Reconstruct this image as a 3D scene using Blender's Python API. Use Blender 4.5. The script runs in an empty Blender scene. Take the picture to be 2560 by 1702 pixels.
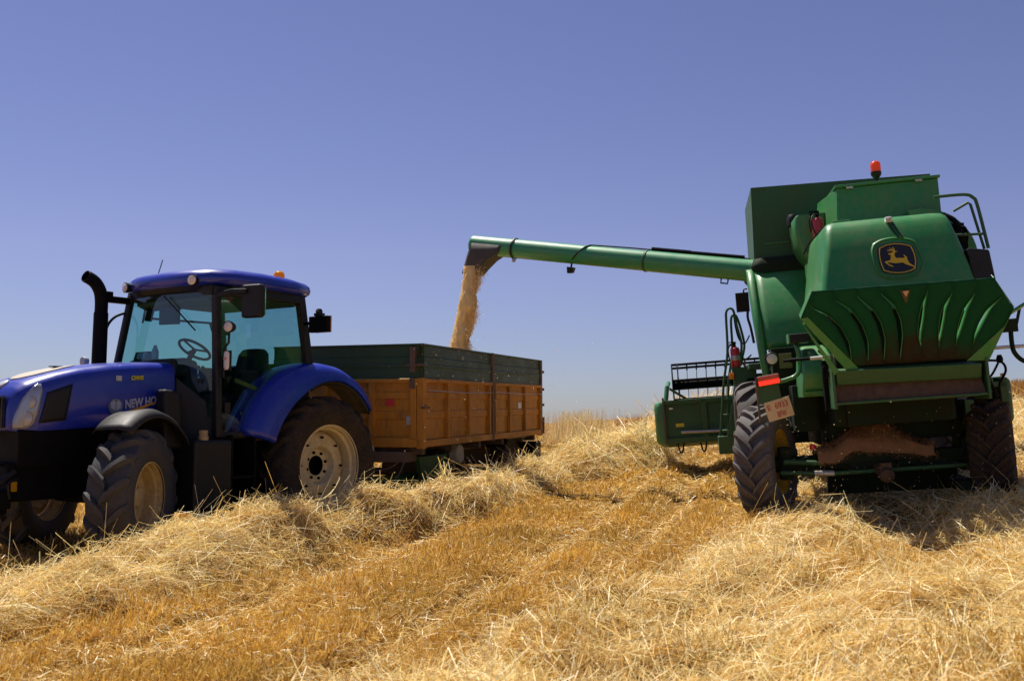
import bpy, bmesh, math, random
import numpy as np
from mathutils import Vector, Matrix, Quaternion

rng = np.random.default_rng(7)
random.seed(7)
SC = bpy.context.scene
COL = SC.collection
PI = math.pi

# ------------------------------------------------------------------ helpers
class MB:
    """collects shapes that become ONE mesh object"""
    def __init__(s):
        s.v = []; s.f = []; s.m = []; s.cur = 0
    def add(s, vs, fs):
        o = len(s.v)
        s.v += [tuple(map(float, p)) for p in vs]
        for f in fs:
            s.f.append([i + o for i in f]); s.m.append(s.cur)
        return s
    def mat(s, i):
        s.cur = i; return s
    def hexa(s, b, t):
        """b, t: four points each, bottom and top ring"""
        return s.add(list(b) + list(t), [(3,2,1,0),(4,5,6,7),(0,1,5,4),(1,2,6,5),(2,3,7,6),(3,0,4,7)])
    def box(s, x0, x1, y0, y1, z0, z1):
        return s.hexa([(x0,y0,z0),(x1,y0,z0),(x1,y1,z0),(x0,y1,z0)], [(x0,y0,z1),(x1,y0,z1),(x1,y1,z1),(x0,y1,z1)])
    def bar(s, a, b, w, h, up=(0,0,1)):
        a = Vector(a); b = Vector(b); d = (b-a).normalized()
        sd = d.cross(Vector(up))
        if sd.length < 1e-4: sd = d.cross(Vector((1,0,0)))
        sd.normalize(); u = sd.cross(d).normalized()
        r = lambda p: [p - sd*w/2 - u*h/2, p + sd*w/2 - u*h/2, p + sd*w/2 + u*h/2, p - sd*w/2 + u*h/2]
        return s.hexa(r(a), r(b))
    def prism(s, pts, vec):
        n = len(pts); vec = Vector(vec)
        a = [Vector(p) for p in pts]; b = [p + vec for p in a]
        return s.add(a + b, [list(range(n))[::-1], list(range(n, 2*n))] + [(i, (i+1) % n, n+(i+1) % n, n+i) for i in range(n)])
    def loft(s, rings, cap=True, closed=True, loop=False):
        n = len(rings[0]); k = len(rings); vs = [p for r in rings for p in r]; fs = []
        for j in range(k if loop else k-1):
            j2 = (j+1) % k
            for i in range(n if closed else n-1):
                i2 = (i+1) % n
                fs.append((j*n+i, j*n+i2, j2*n+i2, j2*n+i))
        if cap and closed and not loop:
            fs.append(list(range(n))[::-1]); fs.append([(k-1)*n+i for i in range(n)])
        return s.add(vs, fs)
    def tube(s, path, r, n=10, cap=True):
        P = [Vector(p) for p in path]; rings = []
        rr = r if isinstance(r, (list, tuple)) else [r]*len(P)
        ref = None
        for i, p in enumerate(P):
            d = (P[min(i+1, len(P)-1)] - P[max(i-1, 0)]).normalized()
            if ref is None:
                ref = d.orthogonal().normalized()
            ref = (ref - d*ref.dot(d)).normalized()
            b = d.cross(ref)
            rings.append([p + (ref*math.cos(a) + b*math.sin(a))*rr[i] for a in [2*PI*k/n for k in range(n)]])
        return s.loft(rings, cap)
    def lathe(s, prof, c, axis, n=32, cap=True):
        """prof: (radius, distance along axis)"""
        ax = Vector(axis).normalized(); u = ax.orthogonal().normalized(); w = ax.cross(u); c = Vector(c)
        rings = [[c + ax*t + (u*math.cos(a) + w*math.sin(a))*max(r, 1e-4) for a in [2*PI*k/n for k in range(n)]] for r, t in prof]
        return s.loft(rings, cap)
    def grid(s, G):
        return s.loft(G, cap=False, closed=False)
    def build(s, name, mats, parent=None, smooth=35, bevel=0, thick=0, seg=2):
        me = bpy.data.meshes.new(name)
        me.from_pydata(s.v, [], s.f)
        if not isinstance(mats, (list, tuple)): mats = [mats]
        for m in mats: me.materials.append(m)
        me.polygons.foreach_set('material_index', s.m)
        bm = bmesh.new(); bm.from_mesh(me)
        bmesh.ops.recalc_face_normals(bm, faces=bm.faces)
        bm.to_mesh(me); bm.free()
        if smooth:
            me.polygons.foreach_set('use_smooth', [True]*len(me.polygons))
            me.set_sharp_from_angle(angle=math.radians(smooth))
        o = bpy.data.objects.new(name, me); COL.objects.link(o)
        if parent: o.parent = parent
        if thick:
            q = o.modifiers.new('thick', 'SOLIDIFY'); q.thickness = thick; q.offset = 0
        if bevel:
            q = o.modifiers.new('bevel', 'BEVEL'); q.width = bevel; q.segments = seg; q.limit_method = 'ANGLE'
            q.angle_limit = math.radians(40); q.harden_normals = False
        return o

def empty(name, mw=None, parent=None):
    o = bpy.data.objects.new(name, None); COL.objects.link(o)
    o.empty_display_size = .2
    if mw is not None: o.matrix_world = mw
    if parent: o.parent = parent
    return o
def tag(o, label=None, cat=None, group=None, kind=None):
    if label: o['label'] = label
    if cat: o['category'] = cat
    if group: o['group'] = group
    if kind: o['kind'] = kind
    return o
def frame(loc, fx, fy, roll=0, pitch=0):
    f = Vector((fx, fy, 0)).normalized(); l = Vector((-f.y, f.x, 0)); u = Vector((0,0,1))
    r = math.radians(roll); l, u = l*math.cos(r) - u*math.sin(r), u*math.cos(r) + l*math.sin(r)
    q = math.radians(pitch); f, u = f*math.cos(q) + u*math.sin(q), u*math.cos(q) - f*math.sin(q)
    M = Matrix.Identity(4)
    for i in range(3):
        M[i][0] = f[i]; M[i][1] = l[i]; M[i][2] = u[i]; M[i][3] = loc[i]
    return M
def lerp(a, b, t): return a + (b-a)*t
def pw(x, xs, ys): return float(np.interp(x, xs, ys))
def smooth_path(pts, n=6):
    """Catmull-Rom through pts"""
    P = [Vector(p) for p in pts]; out = []
    for i in range(len(P)-1):
        p0 = P[max(i-1,0)]; p1 = P[i]; p2 = P[i+1]; p3 = P[min(i+2, len(P)-1)]
        for k in range(n):
            t = k/n
            out.append(.5*((2*p1) + (p2-p0)*t + (2*p0-5*p1+4*p2-p3)*t*t + (3*p1-p0-3*p2+p3)*t**3))
    return out + [P[-1]]
def text_obj(name, txt, mat, parent, origin, right, up, size, depth=.003, width=None, bold=0):
    cu = bpy.data.curves.new(name, 'FONT'); cu.body = txt; cu.size = size; cu.extrude = depth; cu.offset = bold
    cu.resolution_u = 3
    t = bpy.data.objects.new(name, cu); COL.objects.link(t)
    bpy.context.view_layer.update()
    me = bpy.data.meshes.new_from_object(t.evaluated_get(bpy.context.evaluated_depsgraph_get()))
    bpy.data.objects.remove(t); bpy.data.curves.remove(cu)
    r = Vector(right).normalized(); u = Vector(up).normalized(); n = r.cross(u); o = Vector(origin)
    xs = [v.co.x for v in me.vertices]; sx = 1 if not width else width/(max(xs)-min(xs))
    x0 = min(xs)
    for v in me.vertices:
        v.co = o + r*(v.co.x-x0)*sx + u*v.co.y + n*v.co.z
    me.name = name; me.materials.clear(); me.materials.append(mat)
    ob = bpy.data.objects.new(name, me); COL.objects.link(ob); ob.parent = parent
    return ob

# ------------------------------------------------------------------ materials
def nodes(name):
    m = bpy.data.materials.new(name); m.use_nodes = True
    nt = m.node_tree; b = nt.nodes['Principled BSDF']
    return m, nt, b
def mat(name, col, rough=.5, metal=0, spec=.5, dirt=0, dirtcol=(.22,.15,.08), dscale=3, coat=0, rvar=.1, bump=0, bscale=60, streak=1, spots=0, spotcol=(.12,.06,.03), spotscale=9):
    m, nt, b = nodes(name); N = nt.nodes; L = nt.links
    b.inputs['Metallic'].default_value = metal; b.inputs['Specular IOR Level'].default_value = spec
    b.inputs['Coat Weight'].default_value = coat; b.inputs['Coat Roughness'].default_value = .12
    tc = N.new('ShaderNodeTexCoord'); mp = N.new('ShaderNodeMapping'); mp.inputs['Scale'].default_value = (1, 1, 1/streak)
    L.new(tc.outputs['Object'], mp.inputs['Vector'])
    n1 = N.new('ShaderNodeTexNoise'); n1.inputs['Scale'].default_value = dscale; n1.inputs['Detail'].default_value = 8; n1.inputs['Roughness'].default_value = .65
    L.new(mp.outputs['Vector'], n1.inputs['Vector'])
    n2 = N.new('ShaderNodeTexNoise'); n2.inputs['Scale'].default_value = dscale*9; n2.inputs['Detail'].default_value = 5
    L.new(mp.outputs['Vector'], n2.inputs['Vector'])
    mu = N.new('ShaderNodeMath'); mu.operation = 'MULTIPLY'; L.new(n1.outputs['Fac'], mu.inputs[0]); L.new(n2.outputs['Fac'], mu.inputs[1])
    mr = N.new('ShaderNodeMapRange'); mr.inputs[1].default_value = .14; mr.inputs[2].default_value = .42; mr.inputs[3].default_value = 0; mr.inputs[4].default_value = dirt
    L.new(mu.outputs[0], mr.inputs[0])
    mx = N.new('ShaderNodeMix'); mx.data_type = 'RGBA'
    mx.inputs[6].default_value = (*col, 1); mx.inputs[7].default_value = (*dirtcol, 1)
    L.new(mr.outputs[0], mx.inputs[0]); last = mx.outputs[2]
    if spots:
        n5 = N.new('ShaderNodeTexNoise'); n5.inputs['Scale'].default_value = spotscale; n5.inputs['Detail'].default_value = 9; n5.inputs['Roughness'].default_value = .75; L.new(mp.outputs['Vector'], n5.inputs['Vector'])
        r5 = N.new('ShaderNodeMapRange'); r5.inputs[1].default_value = .60; r5.inputs[2].default_value = .70; r5.inputs[4].default_value = spots; L.new(n5.outputs['Fac'], r5.inputs[0])
        m5 = N.new('ShaderNodeMix'); m5.data_type = 'RGBA'; m5.inputs[7].default_value = (*spotcol, 1); L.new(r5.outputs[0], m5.inputs[0]); L.new(last, m5.inputs[6]); last = m5.outputs[2]
    L.new(last, b.inputs['Base Color'])
    rr = N.new('ShaderNodeMapRange'); rr.inputs[1].default_value = .2; rr.inputs[2].default_value = .8
    rr.inputs[3].default_value = max(.03, rough-rvar); rr.inputs[4].default_value = min(1, rough+rvar+dirt*.2)
    L.new(n1.outputs['Fac'], rr.inputs[0]); L.new(rr.outputs[0], b.inputs['Roughness'])
    if bump:
        n3 = N.new('ShaderNodeTexNoise'); n3.inputs['Scale'].default_value = bscale; n3.inputs['Detail'].default_value = 4
        L.new(tc.outputs['Object'], n3.inputs['Vector'])
        bp = N.new('ShaderNodeBump'); bp.inputs['Strength'].default_value = bump; bp.inputs['Distance'].default_value = .01
        L.new(n3.outputs['Fac'], bp.inputs['Height']); L.new(bp.outputs['Normal'], b.inputs['Normal'])
    return m
def glass(name, tint, gloss=.10, rough=.02):
    m = bpy.data.materials.new(name); m.use_nodes = True; nt = m.node_tree; nt.nodes.clear(); N = nt.nodes; L = nt.links
    o = N.new('ShaderNodeOutputMaterial'); t = N.new('ShaderNodeBsdfTransparent'); t.inputs[0].default_value = (*tint, 1)
    g = N.new('ShaderNodeBsdfGlossy'); g.inputs['Roughness'].default_value = rough; g.inputs[0].default_value = (.9,.95,1,1)
    f = N.new('ShaderNodeLayerWeight'); f.inputs['Blend'].default_value = .5; pw_ = N.new('ShaderNodeMath'); pw_.operation = 'POWER'; pw_.inputs[1].default_value = 4; L.new(f.outputs['Facing'], pw_.inputs[0])
    ma = N.new('ShaderNodeMath'); ma.operation = 'MULTIPLY_ADD'; ma.inputs[1].default_value = .6; ma.inputs[2].default_value = gloss*.4; L.new(pw_.outputs[0], ma.inputs[0])
    mx = N.new('ShaderNodeMixShader'); L.new(ma.outputs[0], mx.inputs[0]); L.new(t.outputs[0], mx.inputs[1]); L.new(g.outputs[0], mx.inputs[2]); L.new(mx.outputs[0], o.inputs[0])
    return m
def attr_mat(name, rough=.5, spec=.3, trans=0):
    m, nt, b = nodes(name); N = nt.nodes; L = nt.links
    a = N.new('ShaderNodeAttribute'); a.attribute_name = 'tone'
    L.new(a.outputs['Color'], b.inputs['Base Color'])
    b.inputs['Roughness'].default_value = rough; b.inputs['Specular IOR Level'].default_value = spec
    if trans:
        o = N['Material Output']; t = N.new('ShaderNodeBsdfTranslucent'); L.new(a.outputs['Color'], t.inputs['Color'])
        mx = N.new('ShaderNodeMixShader'); mx.inputs[0].default_value = trans
        L.new(b.outputs[0], mx.inputs[1]); L.new(t.outputs[0], mx.inputs[2]); L.new(mx.outputs[0], o.inputs[0])
    return m

BLUE   = mat('blue_paint', (.001,.019,.33), .34, coat=.4, dirt=.12, dirtcol=(.15,.13,.14), dscale=2.5)
BLACKP = mat('black_plastic', (.008,.008,.009), .5, spec=.35, dirt=.2, dirtcol=(.04,.032,.025))
BLACKS = mat('black_steel', (.004,.004,.0045), .6, spec=.1, dirt=.2, dirtcol=(.012,.009,.006))
FENDER = mat('dusty_black_fender', (.014,.014,.016), .5, spec=.3, dirt=.5, dirtcol=(.05,.042,.036))
RUBBER = mat('tyre_rubber', (.05,.05,.054), .7, spec=.3, dirt=.5, dirtcol=(.11,.09,.075), dscale=5, bump=.25, bscale=45)
RUBBERB= mat('dusty_tyre_rubber', (.025,.021,.018), .85, spec=.15, dirt=.8, dirtcol=(.085,.055,.034), dscale=4, bump=.25, bscale=45)
RUBBERC= mat('grey_tyre_rubber', (.085,.078,.078), .75, spec=.3, dirt=.5, dirtcol=(.17,.14,.115), dscale=5, bump=.3, bscale=45)
CREAM  = mat('cream_rim', (.64,.52,.29), .45, dirt=.6, dirtcol=(.34,.24,.12), dscale=3)
OCHRE  = mat('ochre_rim', (.60,.42,.17), .5, dirt=.6, dirtcol=(.2,.14,.07))
YELRIM = mat('yellow_rim', (.6,.36,.02), .5, dirt=.6, dirtcol=(.12,.08,.04))
GREEN  = mat('green_paint', (.014,.20,.045), .42, coat=.12, dirt=.55, dirtcol=(.15,.19,.07), dscale=1.6, spots=.12, spotcol=(.22,.2,.11), spotscale=14)
GREEND = mat('dirty_green_paint', (.010,.095,.022), .5, dirt=.6, dirtcol=(.07,.06,.022), dscale=3)
GREENH = mat('header_green', (.018,.10,.03), .55, dirt=.5, dirtcol=(.08,.08,.035), dscale=2.5)
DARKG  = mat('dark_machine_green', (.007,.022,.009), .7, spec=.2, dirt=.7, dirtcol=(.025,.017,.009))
SOOT   = mat('chaff_brown_steel', (.07,.04,.022), .8, dirt=.8, dirtcol=(.14,.08,.04), dscale=2, streak=2)
ORANGE = mat('trailer_orange', (.52,.215,.016), .6, spec=.3, dirt=.9, dirtcol=(.26,.125,.035), dscale=1.8, streak=2.5, spots=.55, spotcol=(.13,.06,.025), spotscale=7, bump=.25, bscale=4)
TGREEN = mat('trailer_green', (.030,.075,.032), .5, spec=.3, dirt=.5, dirtcol=(.085,.07,.032), dscale=2, streak=.6, spots=.5, spotcol=(.12,.085,.05), spotscale=8, bump=.2, bscale=4)
RUST   = mat('rusty_steel', (.10,.075,.055), .8, dirt=.9, dirtcol=(.2,.1,.05), dscale=4)
GALV   = mat('pale_galvanised', (.5,.5,.48), .45, metal=.6, dirt=.4)
WHITE  = mat('white_paint', (.75,.74,.7), .4, dirt=.3)
LENS   = mat('clear_lamp_lens', (.75,.66,.58), .25, dirt=.1, coat=.5)
LENSD  = mat('lamp_reflector', (.45,.40,.34), .2, metal=.35)
LENSB  = mat('headlight_cover', (.28,.30,.36), .15, metal=.3, coat=.8)
REDL   = mat('red_lens', (.80,.015,.008), .25, coat=.4)
GLOW   = mat('sunlit_red_lens', (.8,.02,.01), .25, coat=.4); GLOW.node_tree.nodes['Principled BSDF'].inputs['Emission Color'].default_value = (1,.03,.01,1); GLOW.node_tree.nodes['Principled BSDF'].inputs['Emission Strength'].default_value = .7  # emission stands in for sunlight glowing in the tail lens
def domes(name, col):
    m = mat(name, col, .2, coat=.6); nt = m.node_tree; o = nt.nodes['Material Output']; t = nt.nodes.new('ShaderNodeBsdfTranslucent'); t.inputs[0].default_value = (*col, 1)
    x = nt.nodes.new('ShaderNodeMixShader'); x.inputs[0].default_value = .5; nt.links.new(nt.nodes['Principled BSDF'].outputs[0], x.inputs[1]); nt.links.new(t.outputs[0], x.inputs[2]); nt.links.new(x.outputs[0], o.inputs[0]); return m
AMBER  = domes('amber_lens', (.98,.45,.005))
ORNG   = domes('orange_beacon', (.95,.16,.01))
RED    = mat('red_extinguisher', (.5,.02,.04), .35, dirt=.2)
PLATEW = mat('number_plate', (.66,.50,.28), .5, dirt=.3)
PLATER = mat('plate_red_letter', (.45,.05,.03), .5)
DECALG = mat('silver_decal', (.42,.43,.47), .35)
DECALO = mat('orange_decal', (.75,.3,.02), .4)
DECALY = mat('yellow_decal', (.5,.45,.02), .4)
LOGOY  = mat('emblem_yellow', (.72,.45,.012), .4)
LOGOK  = mat('emblem_black', (.014,.013,.016), .4)
TAN    = mat('tan_cap', (.35,.25,.13), .6)
INTER  = mat('cab_interior', (.012,.014,.014), .75)
SEATM  = mat('seat_fabric', (.012,.016,.016), .85)
GLASSF = glass('teal_windscreen', (.54,.85,.75), .2)
GLASSS = glass('tinted_side_glass', (.44,.67,.68), .2)
BEIGEP = mat('beige_hood_screen', (.42,.37,.30), .7, bump=.3, bscale=150)
SCREEN = mat('dark_screen', (.03,.035,.05), .3)
MIRROR = mat('mirror_face', (.5,.5,.52), .05, metal=1)

# ------------------------------------------------------------------ land
def sines(seed, n, lo, hi):
    r = np.random.default_rng(seed)
    k = r.uniform(lo, hi, n); a = r.uniform(0, 2*PI, n); p = r.uniform(0, 2*PI, n)
    def f(X, Y):
        s = 0
        for i in range(n):
            s = s + np.sin(k[i]*(np.cos(a[i])*X + np.sin(a[i])*Y) + p[i])
        return s/math.sqrt(n/2)
    return f
N_big = sines(1, 10, .5, 1.6); N_mid = sines(2, 14, 2.2, 5.5); N_fine = sines(3, 16, 7, 17)
def base(X, Y):
    Xs = np.where(X < 0, .03*X, .055*X)
    Xs = np.clip(Xs, -1.6, 2.6)
    t = np.clip((Y-31)/8, 0, None)
    yy = np.where(Y < 31, Y, 31 + 8*(1-np.exp(-t)) - .35*np.clip(Y-38, 0, None)*(1-np.exp(-np.clip(Y-38,0,None)/8)))
    return Xs + .04*(yy-12) + .15
RID = np.array([(-7.5,3.6,.36,.62),(-5.2,6.0,.34,.60),(-4.15,7.2,.37,.58),(-3.25,8.3,.36,.54),(-2.1,11.1,.31,.50),(-.8,12.6,.36,.48),(.25,15.6,.32,.55),(2.0,18.6,.44,.75),(4.2,24,.42,.8),(6.5,31,.3,.9),(9,38,.2,.9)])
def ridge(X, Y):
    """distance to the left windrow's crest line, its height and half width"""
    best = np.full(np.shape(X), 1e9); H = np.zeros(np.shape(X)); W = np.ones(np.shape(X))
    for a, b in zip(RID[:-1], RID[1:]):
        dx, dy = b[0]-a[0], b[1]-a[1]; l2 = dx*dx+dy*dy
        t = np.clip(((X-a[0])*dx + (Y-a[1])*dy)/l2, 0, 1)
        d = np.hypot(X-(a[0]+t*dx), Y-(a[1]+t*dy))
        m = d < best
        best = np.where(m, d, best); H = np.where(m, a[2]+t*(b[2]-a[2]), H); W = np.where(m, a[3]+t*(b[3]-a[3]), W)
    return best, H, W
def left_row(X, Y):
    d, H, W = ridge(X, Y)
    q = np.clip(d/W, 0, 3)
    return H*np.exp(-q**3*1.3)*(1 + .16*N_mid(X, Y) + .10*N_big(X*1.5, Y*1.5) + .07*N_fine(X, Y))
EDGE = [(-1.9,4.2),(-.93,5.6),(-.36,6.34),(.95,8.0),(2.45,10.8),(3.3,13.5),(4.4,17),(7,26),(10,38)]
def right_amount(X, Y):
    """1 well inside the right windrow, 0 left of its edge"""
    ex = np.interp(Y, [e[1] for e in EDGE], [e[0] for e in EDGE])
    d = X - ex + .35*N_big(X*1.3, Y*1.3)*.5 + .12*N_mid(X, Y)
    return np.clip(d/.5, 0, 1)
def right_row(X, Y):
    a = right_amount(X, Y)
    hump = .12*np.exp(-((X-3.2-.25*(Y-10))/.55)**2)*np.exp(-((Y-10.2)/1.3)**2) + .05*np.clip((8.5-Y)/2, 0, 1)
    return a*(hump + .040*N_mid(X, Y) + .035*N_big(X, Y) + .012*N_fine(X, Y))
def rowcoord(X, Y): return X*.955 - Y*.295
def ruts(X, Y):
    w = rowcoord(X, Y) + .08*N_big(X*.5, Y*.5)
    return -.10*np.exp(-((w+1.95)/.16)**2) - .10*np.exp(-((w+2.75)/.17)**2) - .08*np.exp(-((w+4.4)/.2)**2) - .05*np.exp(-((w+1.1)/.2)**2)
def wheel_sink(X, Y):
    s = 0
    for x, y, d, r in [(-2.3,12.6,-.12,1.1),(-3.8,13.7,-.12,1.1),(-4.6,11.1,-.05,.9),(-3.75,10.45,-.03,.6)]:
        s = s + d*np.exp(-((X-x)**2+(Y-y)**2)/r**2)
    return s
def stub(X, Y): return np.clip(1-right_amount(X,Y)-np.clip(left_row(X,Y)*5,0,1), 0, 1)
def height(X, Y):
    return base(X,Y) + left_row(X,Y) + right_row(X,Y) + ruts(X,Y)*stub(X,Y) + wheel_sink(X,Y) + .016*N_mid(X,Y) + .012*N_fine(X,Y)

def land_mesh():
    def axis(lo, hi, step, far0, far1):
        a = list(np.arange(lo, hi, step)); s = step; x = hi
        while x < far1: a.append(x); s *= 1.25; x += s
        a.append(far1); s = step; x = lo; b = []
        while x > far0: s *= 1.25; x -= s; b.append(x)
        return np.array(sorted(b) + a)
    xs = axis(-9, 14, .09, -160, 200); ys = axis(3.5, 22, .09, -25, 320)
    X, Y = np.meshgrid(xs, ys); Z = height(X, Y)
    nx, ny = len(xs), len(ys)
    me = bpy.data.meshes.new('ground')
    me.vertices.add(nx*ny); me.vertices.foreach_set('co', np.stack([X, Y, Z], -1).astype(np.float32).ravel())
    i = np.arange(nx*ny).reshape(ny, nx)
    q = np.stack([i[:-1,:-1], i[:-1,1:], i[1:,1:], i[1:,:-1]], -1).reshape(-1, 4)
    me.loops.add(q.size); me.loops.foreach_set('vertex_index', q.ravel().astype(np.int32))
    me.polygons.add(len(q)); me.polygons.foreach_set('loop_start', (np.arange(len(q))*4).astype(np.int32))
    me.update(calc_edges=True); me.validate()
    me.polygons.foreach_set('use_smooth', [True]*len(q))
    m, nt, b = nodes('straw_covered_soil'); N = nt.nodes; L = nt.links
    tc = N.new('ShaderNodeTexCoord')
    a = N.new('ShaderNodeTexNoise'); a.inputs['Scale'].default_value = 2.2; a.inputs['Detail'].default_value = 10; a.inputs['Roughness'].default_value = .7
    L.new(tc.outputs['Object'], a.inputs['Vector'])
    c = N.new('ShaderNodeTexNoise'); c.inputs['Scale'].default_value = 60; c.inputs['Detail'].default_value = 6
    L.new(tc.outputs['Object'], c.inputs['Vector'])
    r = N.new('ShaderNodeValToRGB'); e = r.color_ramp.elements
    e[0].position = .32; e[0].color = (.15,.075,.018,1); e[1].position = .68; e[1].color = (.52,.29,.07,1)
    mm = N.new('ShaderNodeMath'); mm.operation = 'MULTIPLY_ADD'; mm.inputs[1].default_value = .5; L.new(a.outputs['Fac'], mm.inputs[0])
    m2 = N.new('ShaderNodeMath'); m2.operation = 'MULTIPLY'; m2.inputs[1].default_value = .5; L.new(c.outputs['Fac'], m2.inputs[0]); L.new(m2.outputs[0], mm.inputs[2])
    L.new(mm.outputs[0], r.inputs[0]); L.new(r.outputs[0], b.inputs['Base Color'])
    b.inputs['Roughness'].default_value = .9; b.inputs['Specular IOR Level'].default_value = .1
    bp = N.new('ShaderNodeBump'); bp.inputs['Strength'].default_value = .8; bp.inputs['Distance'].default_value = .03
    L.new(c.outputs['Fac'], bp.inputs['Height']); L.new(bp.outputs['Normal'], b.inputs['Normal'])
    me.materials.append(m)
    o = bpy.data.objects.new('ground', me); COL.objects.link(o)
    tag(o, 'golden harvested field rising to a low crest', 'ground', kind='structure')
land_mesh()

def strands(name, P, D, Ln, Wd, tone, material, bend=.12, taper=.6, parent=None):
    """thin bent ribbons, one mesh"""
    n = len(P)
    D = D/np.linalg.norm(D, axis=1, keepdims=True)
    R = rng.normal(size=(n,3)); S = np.cross(D, R); S /= np.linalg.norm(S, axis=1, keepdims=True)+1e-9
    B = np.cross(D, S)
    k = rng.normal(0, bend, n)[:,None]*Ln[:,None]*B
    mid = P + D*Ln[:,None]*.5 + k; end = P + D*Ln[:,None]
    w = (S*Wd[:,None]*.5)
    V = np.stack([P-w, P+w, mid-w, mid+w, end-w*taper, end+w*taper], 1).reshape(-1,3)
    b = (np.arange(n)*6)[:,None]
    q = np.stack([b+[0,1,3,2], b+[2,3,5,4]], 1).reshape(-1,4)
    me = bpy.data.meshes.new(name)
    me.vertices.add(len(V)); me.vertices.foreach_set('co', V.astype(np.float32).ravel())
    me.loops.add(q.size); me.loops.foreach_set('vertex_index', q.ravel().astype(np.int32))
    me.polygons.add(len(q)); me.polygons.foreach_set('loop_start', (np.arange(len(q))*4).astype(np.int32))
    me.update(calc_edges=True)
    at = me.attributes.new('tone', 'FLOAT_COLOR', 'POINT')
    c4 = np.ones((n,6,4), np.float32); c4[:,:,:3] = tone[:,None,:]
    at.data.foreach_set('color', c4.ravel())
    me.materials.append(material)
    o = bpy.data.objects.new(name, me); COL.objects.link(o)
    if parent: o.parent = parent
    return o
def wedge(n, y0, y1, power, m=.60, pad=1.3):
    """random ground points over the field of view and a margin beside it; density falls with distance"""
    u = rng.random(n); e = 1-power
    Y = (y0**e + u*(y1**e-y0**e))**(1/e)
    X = rng.uniform(-1, 1, n)*(m*Y+pad)
    return X, Y
def tones(n, stops, jit=.12):
    s = np.array(stops); i = rng.integers(0, len(s), n); j = rng.integers(0, len(s), n); t = rng.random(n)[:,None]
    c = s[i]*(1-t)+s[j]*t
    return np.clip(c*(1+rng.normal(0, jit, n))[:,None], 0.01, .95)
STRAW = attr_mat('straw', .42, .4, trans=.36)
GOLD  = [(.64,.41,.085),(.54,.325,.05),(.74,.52,.16),(.42,.24,.04),(.58,.33,.06)]
PALE  = [(.90,.70,.29),(.94,.79,.42),(.84,.60,.20),(.93,.82,.52),(.76,.48,.12)]

def stubble():
    X, Y = wedge(470000, 4.6, 38, .9)
    w = rowcoord(X, Y); sp = .14
    w2 = np.round(w/sp)*sp + rng.normal(0, .022, len(w)); dx = (w2-w)
    far = np.clip((Y-14)/6, 0, 1)
    X = X + dx*.955*(1-far); Y = Y - dx*.295*(1-far)
    keep = rng.random(len(X)) < np.clip(stub(X, Y)*.95 + np.clip(.10 + .45*N_mid(X*.6+7, Y*.6), .02, .7)*right_amount(X, Y), 0, 1)
    X, Y = X[keep], Y[keep]; n = len(X)
    Z = height(X, Y)-.01
    rut = np.clip(-ruts(X, Y)/.09, 0, 1)
    D = np.stack([rng.normal(0, .42+.7*rut, n)+.05, rng.normal(0, .42+.7*rut, n)-.05, np.ones(n)*(1-.55*rut)], -1)
    s = np.maximum(1, Y/8.5)
    Ln = rng.uniform(.045, .125, n)*(1-.4*rut)*(1+.25*np.clip(N_mid(X,Y),-1,1)); Wd = rng.uniform(.0036, .0066, n)*s
    t = tones(n, GOLD, .18)*np.clip(1 + .14*N_mid(X*.8, Y*.8) + .10*N_big(X, Y), .6, 1.3)[:,None]; t = np.clip(t, .01, .95); pal = rng.random(n) < np.clip(.10 + .10*N_big(X*1.2+3, Y*1.2), .02, .4); t[pal] = tones(pal.sum(), PALE)
    o = strands('stubble', np.stack([X,Y,Z],-1), D, Ln, Wd, t, STRAW, .06, .9)
    tag(o, 'short golden cereal stubble in drilled rows with tyre tracks', 'stubble', kind='stuff')
def scatter_straw(name, label, n, keepf, y0=4.6, y1=36, lo=.10, hi=.42, up=.03, power=.9, comb=0, wid=(.0034, .0070)):
    X, Y = wedge(n, y0, y1, power)
    p = keepf(X, Y)
    k = rng.random(n) < p
    X, Y = X[k], Y[k]; n = len(X)
    Z = height(X, Y) + rng.uniform(-.015, up, n)
    az = rng.uniform(0, 2*PI, n); co_ = rng.random(n) < comb; az[co_] = (1.3 + .55*N_big(X*1.4, Y*1.4) + .35*N_mid(X*.7, Y*.7))[co_] + rng.normal(0, .45, co_.sum()); el = rng.normal(.06, .26, n)
    wild = rng.random(n) < .05; el[wild] = rng.uniform(.3, 1.1, wild.sum())
    D = np.stack([np.cos(az)*np.cos(el), np.sin(az)*np.cos(el), np.sin(el)], -1)
    # lie along the local slope
    e = .05; gx = (height(X+e,Y)-height(X-e,Y))/(2*e); gy = (height(X,Y+e)-height(X,Y-e))/(2*e)
    D[:,2] += D[:,0]*gx + D[:,1]*gy
    s = np.maximum(1, Y/8.5)
    Ln = rng.uniform(lo, hi, n)*rng.uniform(.5, 1, n)*np.maximum(1, s*.7); Wd = rng.uniform(wid[0], wid[1], n)*s
    P = np.stack([X,Y,Z],-1) - D*Ln[:,None]*.4
    bad = P[:,2] < height(P[:,0], P[:,1])-.05; P[bad,2] = height(P[bad,0], P[bad,1])-.02
    o = strands(name, P, D, Ln, Wd, tones(n, PALE), STRAW, .16, .8)
    tag(o, label, 'straw', kind='stuff')
stubble()
scatter_straw('straw_windrow', 'tall pale straw windrow running in front of the blue tractor and beside the trailer', 560000,
    lambda X,Y: np.clip(left_row(X,Y)*7-.15, 0, 1), y0=5, y1=34, up=.06, lo=.14, hi=.68, comb=.4, wid=(.0030, .0058))
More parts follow.
